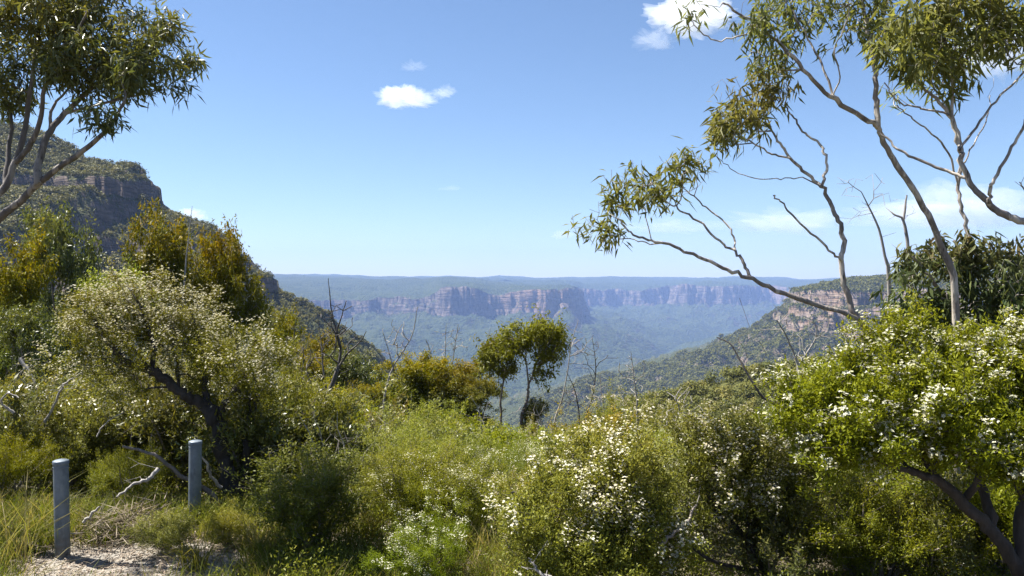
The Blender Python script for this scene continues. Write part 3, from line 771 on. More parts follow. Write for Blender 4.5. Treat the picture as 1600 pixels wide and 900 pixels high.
gum('gum_tree', 'taller gum whose thick grey trunk leans left with a bare fork', 112, [
    (foot(1490, 430, d), .034, .029),
    (L([(1490, 430), (1463, 365), (1438, 315), (1401, 259), (1378, 220), (1371, 200)], d, d - .2), .027, .020),
    (L([(1371, 200), (1367, 160), (1366, 116), (1362, 83), (1352, 40), (1345, 0), (1335, -60)], d - .2, d), .022, .012),
    (L([(1371, 200), (1357, 190), (1304, 157), (1267, 125), (1230, 83), (1184, 42), (1150, 22), (1128, 6)], d - .2, d - .5), .022, .007),
    (L([(1304, 157), (1285, 110), (1265, 70), (1240, 30), (1220, -10)], d - .3, d), .010, .006),
    (L([(1300, 155), (1310, 120), (1302, 80), (1320, 40), (1325, 0)], d - .3, d - .5), .008, .005),
    (L([(1184, 42), (1150, 60), (1110, 62), (1085, 40), (1075, 20)], d - .5, d - .6), .006, .004),
    (L([(1230, 83), (1200, 90), (1180, 80), (1165, 60)], d - .4, d - .3), .007, .004)],
    [px_blob(a, b, r * .90, r * .72, d + dd, .25) for a, b, r, dd in (
        (1080, 18, 24, -.6), (1170, 45, 34, -.4), (1200, 60, 44, -.3), (1235, 50, 44, 0), (1255, 20, 40, 0), (1180, 90, 32, -.3), (1225, 95, 36, -.2), (1195, 20, 34, -.4), (1270, 80, 26, 0),
        (1345, 40, 44, 0), (1375, 20, 44, .2), (1390, 70, 34, .2), (1340, 0, 50, 0), (1250, -30, 60, 0), (1380, -30, 60, 0))],
    84, 6, 6, M_GUMR, first=20, amt=.6)
d = 5.8
gum('gum_tree', 'gum sweeping in from the right edge with a curved bare limb', 113, [
    ([(W(1900, 900, d)) * np.array([1, 1, 0]) + np.array([0, 0, -.4]), W(1880, 700, d), W(1800, 480, d)], .07, .045),
    (L([(1800, 480), (1700, 385), (1640, 358), (1600, 346), (1563, 333), (1535, 310), (1512, 282), (1500, 245), (1498, 227), (1480, 180), (1455, 150), (1430, 128)], d, d + .2), .034, .009),
    (L([(1512, 282), (1480, 268), (1433, 250), (1400, 232), (1372, 205)], d + .1, d + .5), .013, .008),
    (L([(1545, 316), (1547, 295), (1552, 280), (1581, 231), (1600, 194), (1615, 150), (1620, 90)], d, d - .2), .014, .007),
    (L([(1498, 227), (1488, 180), (1485, 130), (1475, 80), (1470, 30), (1465, -30)], d + .1, d + .3), .014, .007),
    (L([(1480, 180), (1440, 170), (1405, 160), (1380, 130)], d + .15, d - .1), .008, .005),
    (L([(1498, 235), (1530, 190), (1560, 150), (1600, 110), (1640, 60)], d, d + .3), .010, .006),
    (L([(1640, 358), (1615, 330), (1600, 300), (1592, 285)], d, d - .3), .008, .004)],
    [px_blob(a, b, r, r * .85, d + dd, .25) for a, b, r, dd in (
        (1400, 55, 44, 0), (1440, 40, 48, .2), (1480, 60, 40, .1), (1430, 90, 40, 0), (1465, 105, 34, .2), (1410, 100, 28, -.1), (1500, 105, 28, .1), (1490, 20, 50, .2), (1540, 25, 40, 0), (1575, 50, 40, 0), (1600, 30, 50, .2),
        (1585, 85, 26, -.1), (1545, 125, 18, .1), (1420, 130, 22, 0), (1450, -20, 60, .1), (1560, -30, 60, .1), (1590, 260, 14, -.3), (1640, 60, 50, .2), (1560, 300, 6, -.1))],
    92, 6, 6, M_GUMR, leaf=.13, lw=.026, first=26, amt=.55)
d = 7.4
gum('gum_tree', 'thin upright gum stem behind the curved limb of the right gum', 114, [
    (foot(1520, 450, d), .034, .028),
    (L([(1520, 450), (1512, 372), (1503, 330), (1496, 287), (1502, 235), (1490, 200), (1475, 160), (1450, 125), (1445, 90)], d, d + .2), .020, .007),
    (L([(1496, 287), (1480, 240), (1450, 205), (1420, 185), (1400, 165)], d, d - .2), .010, .005),
    (L([(1496, 270), (1520, 225), (1540, 185), (1545, 150)], d, d + .3), .009, .005)],
    [px_blob(a, b, r * .90, r * .72, d + dd, .3) for a, b, r, dd in ((1450, 85, 40, .1), (1400, 130, 24, -.2), (1495, 110, 34, .2), (1545, 120, 20, .2), (1410, 60, 40, 0), (1530, 60, 44, .2), (1470, 40, 50, .1))],
    34, 6, 6, M_GUMR, first=16, amt=.3)

# dark leaved regrowth below the trunks
d = 7.0
gum('gum_sapling', 'dark leafy gum regrowth behind the large white flowering bush', 115, [
    (foot(1500, 520, d), .045, .03), (L([(1500, 520), (1480, 470), (1450, 430), (1425, 400)], d, d - .2), .02, .008),
    (L([(1500, 520), (1510, 460), (1500, 400), (1490, 375)], d, d + .2), .02, .008), (L([(1500, 520), (1550, 470), (1580, 430), (1600, 410)], d, d), .02, .008),
    (L([(1480, 470), (1440, 460), (1405, 440)], d - .1, d - .3), .01, .006)],
    [px_blob(a, b, r, r * .8, d + dd, .4) for a, b, r, dd in ((1430, 420, 34, 0), (1480, 400, 36, .1), (1520, 425, 44, 0), (1570, 430, 44, 0), (1610, 430, 40, .2), (1420, 460, 26, -.2), (1470, 460, 44, 0), (1540, 475, 44, -.1), (1600, 480, 40, 0),
                                                         (1400, 440, 18, -.2), (1440, 400, 18, 0), (1500, 385, 22, .1), (1450, 490, 30, .2), (1520, 500, 40, .3), (1580, 400, 24, 0), (1640, 460, 40, 0))],
    95, 6, 12, M_REGROW, leaf=.105, lw=.027, amt=.35, cr=.12, droop=.7)
# ------------------------------------------------------------------ the white flowering tea trees traced from the photo
def teatree(name, label, seed, limbs, blobs, clumps, per, n, mat, fmat, fl, fr, ffrac, leaf=.020, lw=.0065, cr=.10, bark=None, amt=.5, jit=.14, fscale=.45, spray=.10, knob=.08, spread=.022):
    rng = np.random.RandomState(seed); t = Tree(rng)
    for pts, r0, r1 in limbs: t.limb(pts, r0, r1, 5, r0 * .16)
    T = crown(rng, blobs, clumps, per, cr, .42)
    t.grow(T, bf=.35, seg=.07, jit=jit, r_tip=.0016, first=6)
    tp, td = t.tips_dirs(); td = unit(td + np.array([0, 0, .5])); zs = tp[:, 2]
    parts = [('trunk', t.tubes(name + '_trunk', bark or M_BARKD, (11, 4), knob=knob)),
             ('foliage', leaves(name + '_foliage', rng, tp, td, n, spray, leaf, lw, mat, .75, .95, -.15, 1.4, age=age_of(tp, np.quantile(zs, .2), zs.max(), rng, amt), scat=.24, one_quad=True))]
    g = rng.randn(len(tp)) * .2 + fbm(tp[:, 0] + seed, tp[:, 1] * .6 + tp[:, 2], fscale, 3, seed % 50) + (zs - zs.mean()) / (zs.max() - zs.min()) * .8
    k = g > np.quantile(g, 1 - ffrac)
    parts.append(('flowers', flowers(name + '_flowers', rng, tp[k], td[k], fl, fr, spread, fmat)))
    return plant(name, label, 'shrub', None, (0, 0, 0), parts)
d = 4.9
g0 = np.array([W(1625, 900, d)[0], d, gz(W(1625, 900, d)[0], d)])
teatree('tea_tree', 'large bright green bush covered in white flowers at the right edge', 201, [
    ([g0 - np.array([0, 0, .3]), g0, W(1605, 905, d), W(1595, 893, d)], .062, .052),
    (L([(1595, 893), (1554, 833), (1507, 786), (1466, 750), (1420, 735), (1370, 715), (1330, 690)], d, d - .2), .044, .012),
    (L([(1554, 833), (1540, 770), (1520, 710), (1480, 640), (1460, 590)], d, d + .3), .034, .012),
    (L([(1595, 893), (1600, 800), (1610, 700), (1600, 620), (1590, 570)], d, d + .2), .04, .014),
    (L([(1466, 750), (1430, 690), (1390, 640), (1350, 600)], d - .1, d + .1), .022, .010),
    (L([(1507, 786), (1540, 740), (1580, 690), (1620, 650)], d, d - .4), .026, .010),
    (L([(1370, 715), (1320, 670), (1280, 640), (1250, 620)], d - .2, d), .014, .007)],
    [px_blob(a, b, rx, ry, d + dd, rd) for a, b, rx, ry, dd, rd in (
        (1420, 540, 52, 40, .2, .3), (1400, 520, 30, 26, .3, .2), (1365, 560, 30, 40, .2, .2), (1500, 555, 60, 42, .3, .35), (1580, 555, 60, 48, .2, .4), (1340, 600, 55, 42, .1, .35), (1270, 610, 46, 26, 0, .25), (1240, 600, 22, 18, 0, .15),
        (1430, 620, 75, 55, 0, .45), (1530, 630, 75, 60, 0, .45), (1610, 640, 60, 70, 0, .45), (1300, 660, 55, 40, -.1, .35), (1390, 690, 60, 36, -.2, .35), (1560, 700, 60, 36, -.3, .35), (1480, 690, 60, 30, -.2, .3), (1640, 740, 50, 60, -.1, .3), (1275, 690, 36, 28, 0, .25), (1330, 725, 44, 26, .1, .3), (1250, 655, 30, 24, 0, .2), (1590, 800, 40, 44, .5, .3), (1440, 735, 40, 22, .4, .2))],
    310, 9, 44, M_TEA, M_FLOWER, 14, .0120, .30, leaf=.030, lw=.0120, cr=.085, fscale=.22)
d = 5.9
g1 = np.array([W(1210, 905, d)[0], d, gz(W(1210, 905, d)[0], d)])
teatree('tea_tree', 'small flowered bush on a dark leaning trunk below the hazy spur', 202, [
    ([g1 - np.array([0, 0, .3]), g1, W(1202, 898, d), W(1165, 845, d), W(1123, 796, d), W(1105, 760, d)], .055, .026),
    (L([(1123, 796), (1105, 760), (1100, 720), (1080, 690)], d, d + .2), .02, .008), (L([(1123, 796), (1150, 750), (1170, 715), (1190, 690)], d, d - .2), .018, .008),
    (L([(1165, 845), (1190, 800), (1225, 770), (1250, 740)], d, d + .1), .018, .008),
    (L([(1202, 898), (1120, 880), (1060, 845), (1020, 860)], d - .1, d - .4), .018, .008)],
    [px_blob(a, b, rx, ry, d + dd, .35) for a, b, rx, ry, dd in ((1085, 690, 30, 28, .2), (1130, 700, 46, 34, 0), (1185, 690, 40, 34, 0), (1110, 745, 50, 36, 0), (1165, 745, 50, 36, -.1), (1220, 740, 40, 36, .2), (1090, 790, 30, 26, 0), (1200, 790, 44, 30, .1), (1240, 700, 30, 30, .3))],
    150, 8, 36, M_TEAG, M_FLOWER, 12, .0100, .26, leaf=.027, lw=.0115)
d = 5.5
g2 = np.array([W(905, 905, d)[0], d, gz(W(905, 905, d)[0], d)])
teatree('tea_tree', 'rounded bush of white flowers at the bottom right of the middle', 203, [
    ([g2 - np.array([0, 0, .3]), g2, W(905, 900, d), W(890, 860, d), W(915, 810, d)], .045, .028),
    (L([(915, 810), (920, 770), (900, 730), (890, 700)], d, d + .2), .02, .008), (L([(915, 810), (950, 770), (980, 730), (1000, 700)], d, d - .1), .02, .008),
    (L([(890, 860), (850, 830), (820, 790), (800, 770)], d, d - .2), .018, .008), (L([(890, 860), (960, 850), (1010, 830), (1040, 800)], d, d + .1), .018, .008)],
    [px_blob(a, b, rx, ry, d + dd, .35) for a, b, rx, ry, dd in ((905, 715, 46, 34, .2), (970, 715, 48, 36, 0), (940, 760, 60, 40, 0), (1010, 760, 48, 40, .1), (870, 770, 46, 36, 0), (820, 790, 38, 34, -.1), (980, 820, 55, 40, 0), (1040, 820, 40, 40, .1), (900, 830, 50, 36, -.2), (840, 850, 40, 34, -.2), (960, 880, 55, 30, -.2), (1030, 890, 40, 30, 0), (880, 890, 40, 24, -.3))],
    230, 8, 36, M_TEAG, M_FLOWER, 12, .0100, .26, leaf=.027, lw=.0115)
d = 8.6
xb = W(362, 790, d)[0]; g3 = np.array([xb, d, gz(xb, d)])
teatree('tea_tree', 'old gnarled dark trunked tree with cream blossom behind the far bollard', 204, [
    ([g3 - np.array([0, 0, .3]), g3, W(362, 788, d), W(355, 745, d), W(345, 705, d), W(338, 660, d), W(326, 637, d)], .105, .075),
    (L([(326, 637), (300, 625), (280, 612), (255, 592), (235, 578), (205, 570), (185, 555), (165, 530), (150, 505), (130, 485)], d, d - .3), .062, .014),
    (L([(326, 637), (318, 605), (322, 570), (310, 530), (300, 490)], d, d + .3), .036, .012),
    (L([(338, 660), (355, 625), (380, 590), (390, 560), (400, 530)], d, d - .2), .034, .012),
    (L([(235, 578), (240, 540), (225, 500), (215, 470), (200, 450)], d - .1, d + .2), .026, .010),
    (L([(280, 612), (275, 570), (270, 530), (275, 490)], d, d + .4), .022, .010),
    ([g3 + np.array([.06, .05, 0]), W(375, 760, d + .1), W(385, 700, d + .1), W(384, 670, d + .2), W(400, 630, d + .2), W(420, 590, d + .2)], .062, .014)],
    [px_blob(a, b, rx, ry, d + dd, .5) for a, b, rx, ry, dd in (
        (185, 455, 32, 22, .2), (160, 480, 50, 30, 0), (110, 510, 36, 26, -.1), (230, 480, 50, 34, .2), (290, 490, 46, 34, .3), (250, 530, 60, 36, 0), (180, 540, 56, 36, -.2), (320, 540, 50, 40, .2), (370, 530, 40, 40, 0), (390, 570, 44, 36, -.2),
        (120, 550, 44, 34, -.2), (290, 580, 60, 34, .3), (210, 600, 56, 26, .3), (350, 600, 50, 34, .3), (410, 620, 34, 30, .2), (240, 450, 30, 18, .2), (425, 560, 30, 30, 0))],
    240, 8, 38, M_TEAG, M_CREAM, 13, .0125, .46, leaf=.024, lw=.0105, cr=.11, fscale=.4, knob=.14, spread=.05)

# ------------------------------------------------------------------ small trees and shrubs that can be told apart
def G(k, i, label, px, py, d, wf=1.0, name='gum_sapling', cat='tree', grp='young gums on the near slope'):
    return place(k, i, name, label, cat, grp, px, py, d, 5.0, wf)
G(GUM_G, 1, 'tall leafy green gum with bright crown at the left under the cliffs', 88, 328, 21, .58)
G(GUM_O, 1, 'rust tinged gum crown at the left edge below the forked gum', 12, 392, 19, .65)
G(GUM_O, 0, 'golden topped gum standing left of the tall dead pole', 245, 340, 23, .58)
G(GUM_O, 2, 'golden green gum crown right of the tall dead pole', 343, 355, 24, .55)
G(GUM_G, 0, 'dark green gum between the two golden crowned gums behind', 296, 432, 27, .7)
G(GUM_L, 1, 'pale green gum right of the tall leafy one at the left', 168, 425, 20, .7)
G(GUM_G, 1, 'dull green gum behind the cream blossom at the left', 40, 480, 15, .8)
G(GUM_O, 1, 'orange tipped small gum right of the cream flowering tree', 432, 506, 22, .65)
G(GUM_O, 0, 'small gum with rusty tips left of the dark dead tree', 470, 548, 21, .9)
G(GUM_G, 1, 'olive gum crown behind the dark dead tree', 545, 548, 29, 1.1)
G(GUM_D, 2, 'rounded bronze gum just right of the dark dead tree', 560, 600, 24, 1.2)
G(GUM_D, 0, 'leftmost of the two broad bronze crowns in the middle', 640, 556, 27, 1.35)
G(GUM_D, 1, 'rightmost of the two broad bronze crowns in the middle', 703, 564, 27, 1.4)
G(GUM_D, 2, 'low bronze gum joining the slender pair in the middle', 742, 592, 26, 1.2)
G(GUM_G, 0, 'small dark gum bush at the foot of the slender pair', 832, 622, 24, .9)
G(GUM_L, 1, 'low gum thicket just behind the cream blossom tree', 405, 575, 17, .9)
G(GUM_O, 2, 'rusty young gum far down the slope left of middle', 505, 520, 33, .9)
G(GUM_G, 0, 'dark gum crown low against the rocky hill', 415, 480, 30, .7)
# the slender pair in front of the valley
d = 24
def pair(seed, label, limbs, blobs, clumps, mat):
    rng = np.random.RandomState(seed); t = Tree(rng)
    for pts, r0, r1 in limbs: t.limb(pts, r0, r1, 4, .012)
    T = crown(rng, blobs, clumps, 7, .17, .4)
    t.grow(T, bf=.35, seg=.14, jit=.1, r_tip=.004)
    tp, td = t.tips_dirs(); zs = tp[:, 2]
    plant('gum_tree', label, 'tree', None, (0, 0, 0), [('trunk', t.tubes('slender_gum_trunk', M_BARKM, (8, 4))),
        ('crown', leaves('slender_gum_crown', rng, tp, td, 11, .22, .125, .044, mat, .5, .8, .5, .45, age=age_of(tp, np.quantile(zs, .3), zs.max(), rng, .8), scat=.3, curl=.1))])
def gfoot(px, d): x = (px - 800) / FPX * d; return np.array([x, d, gz(x, d) - .2])
pair(301, 'slender gum with a rounded bright crown standing over the valley', [
    ([gfoot(812, d), W(815, 660, d), W(825, 620, d), W(826, 600, d)], .055, .04),
    (L([(826, 600), (822, 570), (815, 550), (800, 530)], d, d - .3), .028, .014), (L([(826, 600), (838, 570), (848, 545), (850, 520)], d, d + .2), .028, .014),
    (L([(838, 570), (855, 560), (868, 540), (875, 520)], d, d), .03, .015)],
    [px_blob(a, b, rx, ry, d + dd, .6) for a, b, rx, ry, dd in ((835, 522, 44, 17, 0), (866, 530, 22, 22, .2), (806, 530, 28, 17, 0), (862, 515, 20, 12, 0), (845, 510, 24, 10, 0), (795, 540, 18, 12, -.2), (860, 552, 18, 12, 0), (838, 545, 20, 8, .2), (850, 582, 12, 8, 0), (832, 580, 8, 6, 0))],
    95, M_LIME)
pair(302, 'slender dark stemmed gum with a sparse crown beside the brighter one', [
    ([gfoot(786, d + .6), W(783, 655, d + .6), W(784, 620, d + .6), W(787, 590, d + .6)], .045, .03),
    (L([(787, 590), (783, 570), (772, 555), (765, 545)], d + .6, d + .4), .024, .012), (L([(787, 590), (792, 570), (795, 555), (800, 545)], d + .6, d + .8), .024, .012)],
    [px_blob(a, b, rx, ry, d + .6 + dd, .5) for a, b, rx, ry, dd in ((768, 550, 22, 14, 0), (790, 548, 20, 14, .2), (760, 566, 14, 12, -.2), (784, 578, 18, 10, 0), (800, 565, 10, 8, 0))],
    55, M_OLIVE)

def B(kind, i, label, px, py, d, h, wf=1.0, cat='shrub', name='shrub', grp='shrubs of the near thicket'):
    return place(kind, i, name, label, cat, grp, px, py, d, h, wf)
B(BRONZE, 0, 'broad bronze green heath bush right of the slender gum pair', 930, 655, 14, 1.5, 1.25)
B(TEAC, 0, 'twiggy cream flowered bush at the valley edge right of middle', 985, 612, 16, 2.0, .9)
B(TEAC, 1, 'second twiggy cream flowered bush nearer the hazy spur', 1035, 632, 14.5, 2.0, .8)
B(HEATH, 0, 'bright green rounded heath shrub in the centre of the thicket', 600, 640, 15, 1.4, 1.2)
B(HEATH, 1, 'bright green heath shrub just right of the central rounded one', 680, 648, 14, 1.4, 1.2)
B(BRONZE, 1, 'olive heath shrub left of the central rounded heath', 540, 645, 16, 1.5, 1.1)
B(TEA, 0, 'small shrub with a white flowered band in the middle of the thicket', 655, 672, 9.5, 1.8, .8)
B(TEA, 1, 'shrub with white blossom heads left of the bottom flowering bush', 790, 690, 8.0, 1.8, .75)
B(TEA, 2, 'green shrub with sparse blossom between the two right flowering bushes', 1060, 672, 8.5, 1.8, .8)
B(TEA, 0, 'leafy shrub with few blossoms below the arching bare branch', 1150, 655, 9.5, 1.8, .9)
B(HEATH, 2, 'fresh green bush behind the left end of the large flowering bush', 1215, 655, 9, 1.4, .9)
B(TEAC, 0, 'pale blossoming shrub right of the gnarled tree', 445, 580, 12, 2.0, .75)
B(PEA, 0, 'dull broad leaved shrub below the leaning dark trunk', 1255, 790, 6.2, 1.3, .8)
B(PEA, 1, 'dull leafy shrub between the two dark leaning trunks', 1330, 770, 6.6, 1.3, .9)
B(TEAC, 1, 'twiggy dull bush in shade under the large flowering bush', 1400, 775, 6.4, 2.0, .7)
B(HEATH, 0, 'soft green bush in the right bottom corner', 1510, 840, 6.3, 1.4, .8)
B(PEA, 0, 'small leafy green bush beside the sandy patch', 258, 838, 6.7, 1.3, 1.5)
B(PEA, 1, 'sprawling leafy plant right of the far bollard', 352, 812, 6.8, 1.3, 1.3)
B(HEATH, 1, 'bright fresh heath left of the bottom grass', 455, 770, 7.2, 1.4, .8)
B(HEATH, 2, 'fine leaved bush in deep shade between the bollards', 200, 700, 8.6, 1.4, 1.0)
B(PEA, 0, 'leafy bush in deep shade behind the near bollard', 100, 640, 9.3, 1.3, 1.0)
B(HEATH, 0, 'fine leaved bush at the left edge behind the long grass', 10, 690, 8.4, 1.4, 1.0)
B(HEATH, 1, 'light green bush seen under the gnarled limb', 262, 640, 10.5, 1.4, 1.0)

for i, (px, py, d, K, h, wf, lab) in enumerate((
    (735, 672, 12, HEATH, 1.4, 1.1, 'light green heath shrub in front of the slender gum pair'), (770, 690, 10.5, BRONZE, 1.5, 1.0, 'olive tipped shrub just left of the gap below the gum pair'),
    (640, 690, 10, HEATH, 1.4, 1.2, 'bright green heath shrub with the white banded shrub behind it'), (570, 690, 10.5, HEATH, 1.4, 1.2, 'bright mound of heath right of the dead tree base'),
    (500, 690, 10, PEA, 1.3, 1.1, 'leafy green shrub at the foot of the dark dead tree'), (705, 720, 8.8, HEATH, 1.4, 1.1, 'fresh green shrub left of the rounded flowering bush'),
    (830, 668, 13, TEAC, 2.0, .9, 'dull twiggy bush under the slender gum pair'), (880, 676, 12, HEATH, 1.4, 1.1, 'green shrub under the pale leaning stem'),
    (590, 745, 8.0, HEATH, 1.4, 1.2, 'soft green low shrub in the middle foreground'), (520, 740, 8.0, BRONZE, 1.5, 1.0, 'olive low shrub left of the middle foreground heath'),
    (1345, 715, 5.9, HEATH, 1.4, .9, 'leafy green bush tucked under the left side of the large flowering bush'), (1430, 745, 5.8, BROAD, 1.5, .9, 'long leaved bush in the shade of the large flowering bush'), (1510, 760, 5.9, PEA, 1.3, 1.0, 'dull leafy bush behind the trunk of the large flowering bush'),
    (660, 765, 7.4, TEA, 1.8, 1.0, 'low white dotted shrub behind the bottom grass'))):
    B(K, i, lab, px, py, d, h, wf)
# the rest of the thicket: shrubs of a kind, filling the slope below the outline seen in the photo
ENV = ([-100, 0, 80, 200, 300, 400, 480, 560, 640, 740, 800, 870, 930, 1000, 1080, 1180, 1230, 1300, 1400, 1500, 1700],
       [600, 600, 580, 560, 540, 575, 612, 640, 648, 668, 690, 700, 690, 676, 672, 664, 660, 640, 600, 580, 560])
ZONES = [(200, 'under the forked gum at the far left'), (460, 'around the gnarled cream blossom tree'), (640, 'near the dark dead tree'), (780, 'below the bronze crowns'),
         (920, 'below the slender gum pair'), (1090, 'behind the rounded white flowering bush'), (1250, 'around the dark leaning trunk'), (9999, 'behind the large white flowering bush')]
KN = {'h': (HEATH, 1.4, 'fine leaved green heath shrub'), 'b': (BRONZE, 1.5, 'olive bronze heath shrub'), 't': (TEA, 1.8, 'white flowering shrub'), 'c': (TEAC, 2.0, 'twiggy cream blossomed shrub'), 'p': (PEA, 1.3, 'dull broad leaved shrub'), 'w': (BROAD, 1.5, 'glossy long leaved shrub'), 'x': (DEADS, 1.4, 'bare grey twiggy dead shrub'), 'g': (GUM_G, 5.0, 'dull green young gum')}
MIX = ['ppwgxwh', 'phpwcxw', 'hhwbpxw', 'hhwbtph', 'hhtbcxw', 'htcbtxw', 'tthcpxw', 'thwcpxw']
rng = np.random.RandomState(77); d = 5.9; nfill = 0
while d < 33:
    stp = .95 + .05 * (d - 7)
    px = -60 + rng.rand() * 90
    while px < 1660:
        dd = d + rng.randn() * .25; q = px + rng.randn() * 10
        z = next(i for i, (b, _) in enumerate(ZONES) if q < b)
        kk = MIX[z][rng.randint(7)]
        if kk == 'g' and d < 12: kk = 'h'
        K, ph, nm = KN[kk]
        if d > 10.5: K = FAR.get(id(K), K)
        x = (q - 800) / FPX * dd; g = gz(x, dd); hmax = CZ - (np.interp(q, *ENV) + 6 + 14 * rng.rand() - HZ) / FPX * dd - g
        hh = min(hmax, ph * (.75 + .45 * rng.rand())) if kk != 'g' else min(hmax, 3.2)
        if d < 7.6: hh = min(hh, .45 + .35 * rng.rand() + .25 * (q > 1000))
        clear = (d < 9.6 and (40 < q < 150 or 255 < q < 350)) or (d < 8.3 and q < 430) or (d < 7.2 and 430 < q < 860 and q < 720 and rng.rand() < .15)
        if hh > .45 and not clear:
            e = plant('shrub' if kk != 'g' else 'gum_sapling', f'{nm} {ZONES[z][1]}', 'shrub' if kk != 'g' else 'tree', f'{nm}s {ZONES[z][1]}', (x, dd, g), K[rng.randint(len(K))])
            s = hh / ph; wf = min(1.0 / s, 1.5) ** .6
            e.rotation_euler = (0, 0, rng.rand() * 6.28); e.scale = (s * wf, s * wf, s); nfill += 1
        px += stp / d * FPX * (.8 + .4 * rng.rand())
    d += stp * .85
print('fill shrubs', nfill)
# ------------------------------------------------------------------ bare dead wood
def dead(name, label, seed, limbs, tips=None, mat=None, cat='dead tree', grp=None, jit=.15, bf=.3, rt=.003, wob=.1):
    rng = np.random.RandomState(seed); t = Tree(rng)
    for pts, r0, r1 in limbs: t.limb(pts, r0, r1, 4, r0 * wob)
    if tips is not None: t.grow(tips, bf=bf, seg=.12, jit=jit, r_tip=rt)
    o = link(name, t.tubes(name, mat or M_DEAD, (8, 4), knob=.08)); tag(o, label, cat, grp); return o
def twigs(rng, blobs, n): return crown(rng, blobs, n, 2, .12, .6)
rr = np.random.RandomState(5)
d = 13
dead('dead_tree', 'dark bare dead tree with upright twigs left of the middle', 401, [
    ([gfoot(466, d), W(470, 725, d), W(485, 662, d), W(512, 618, d), W(528, 575, d)], .058, .034),
    (L([(528, 575), (532, 545), (522, 505), (516, 470), (513, 435)], d, d + .2), .024, .005), (L([(528, 575), (545, 550), (562, 535), (572, 518)], d, d - .3), .02, .006),
    (L([(512, 618), (505, 580), (502, 540), (497, 500)], d, d + .3), .018, .005), (L([(532, 545), (526, 520), (532, 500), (541, 470)], d, d - .2), .02, .006)],
    twigs(rr, [px_blob(515, 520, 30, 55, d, .4), px_blob(548, 530, 22, 22, d, .3), px_blob(480, 590, 18, 30, d, .3)], 80), M_DEADD, rt=.0065)
d = 22
dead('dead_tree', 'pale leaning dead sapling above the bronze crowns', 402, [([gfoot(596, d), W(600, 625, d), W(614, 575, d), W(632, 545, d), W(645, 520, d), W(652, 480, d)], .034, .010), (L([(614, 575), (606, 545), (597, 515)], d, d), .018, .007)],
     twigs(rr, [px_blob(620, 530, 22, 34, d, .3)], 26), rt=.009)
for k, (a, lab) in enumerate((([(694, 600), (695, 560), (697, 508)], 'thin grey dead stick rising behind the broad bronze crowns'), ([(704, 600), (708, 560), (716, 506)], 'second grey dead stick beside the first behind the bronze crowns'),
                   ([(725, 620), (745, 570), (758, 545), (766, 512)], 'leaning grey dead stem just left of the slender gum pair'), ([(682, 600), (672, 550), (665, 530)], 'short grey dead stick left of the two tall sticks'))):
    d = 28; dead('dead_sapling', lab, 410 + k, [([gfoot(a[0][0], d)] + L(a, d, d), .036, .009)], twigs(rr, [px_blob(a[-1][0], a[-1][1] + 30, 16, 26, d, .3)], 16), cat='dead sapling', grp='dead saplings against the valley', rt=.009)
for k, (a, d, m, lab) in enumerate((([(866, 664), (878, 625), (887, 580), (893, 535), (904, 500)], 17, M_DEAD, 'pale bare stem leaning right of the slender gum pair'), ([(915, 660), (926, 620), (931, 575), (925, 525)], 17, M_DEADD, 'dark bare stem among the sticks right of the slender pair'),
                   ([(996, 640), (992, 600), (986, 550)], 15, M_DEAD, 'short straight grey stick above the twiggy cream bush'), ([(1056, 672), (1062, 640), (1056, 622), (1066, 606)], 12, M_DEAD, 'crooked pale dead stem left of the hazy spur'),
                   ([(905, 650), (898, 610), (885, 580)], 18, M_DEADD, 'thin dark dead stem leaning left of the other sticks'), ([(945, 650), (940, 615), (938, 585)], 18, M_DEAD, 'small grey dead stem right of the darker sticks'),
                   ([(285, 500), (288, 440), (294, 380), (301, 322)], 22, M_DEAD, 'tall pale dead pole between the golden gum crowns'), ([(475, 640), (474, 580), (473, 515)], 20, M_DEADD, 'straight dark dead pole left of the dark dead tree'),
                   ([(448, 620), (455, 560), (462, 500)], 18, M_DEADD, 'thin dark dead stem beside the orange tipped small gum'))):
    dead('dead_sapling', lab, 430 + k, [([gfoot(a[0][0], d)] + L(a, d, d), .022 if k < 6 else .04, .006)], twigs(rr, [px_blob(a[-1][0], a[-1][1] + 40, 18, 32, d, .25)], 20 if k != 6 else 4), m, cat='dead sapling', grp='dead saplings against the valley', rt=.006)
d = 9.5
dead('dead_sapling', 'pale forked dead sapling in front of the orange cliffs', 450, [([gfoot(1256, d), W(1254, 640, d), W(1250, 585, d), W(1248, 572, d)], .03, .022), (L([(1248, 572), (1238, 545), (1226, 520), (1214, 500)], d, d), .015, .005), (L([(1248, 572), (1262, 550), (1274, 530), (1276, 510)], d, d), .013, .005)],
     twigs(rr, [px_blob(1225, 515, 20, 26, d, .2), px_blob(1270, 525, 14, 22, d, .2), px_blob(1245, 535, 14, 24, d, .2)], 34), cat='dead sapling', grp='dead saplings against the valley', rt=.004)
d = 5.3
dead('bare_branch', 'dark bare limb arching out of the large flowering bush', 451, [(L([(1400, 690), (1330, 660), (1270, 643), (1235, 640), (1195, 622), (1172, 590), (1155, 560), (1142, 538), (1120, 527)], d, d + .3), .014, .004)],
     twigs(rr, [px_blob(1160, 560, 16, 20, d + .2, .15), px_blob(1185, 600, 12, 14, d + .2, .1)], 6), M_DEADD, cat='branch', rt=.0018)
d = 9
dead('dead_sapling', 'thin grey dead sapling left of the thick leaning gum trunk', 452, [([gfoot(1390, d), W(1390, 470, d), W(1383, 400, d), W(1368, 345, d), W(1345, 300, d)], .03, .005)],
     twigs(rr, [px_blob(1355, 320, 24, 30, d, .2), px_blob(1330, 290, 20, 14, d, .2)], 26), cat='dead sapling', rt=.002)
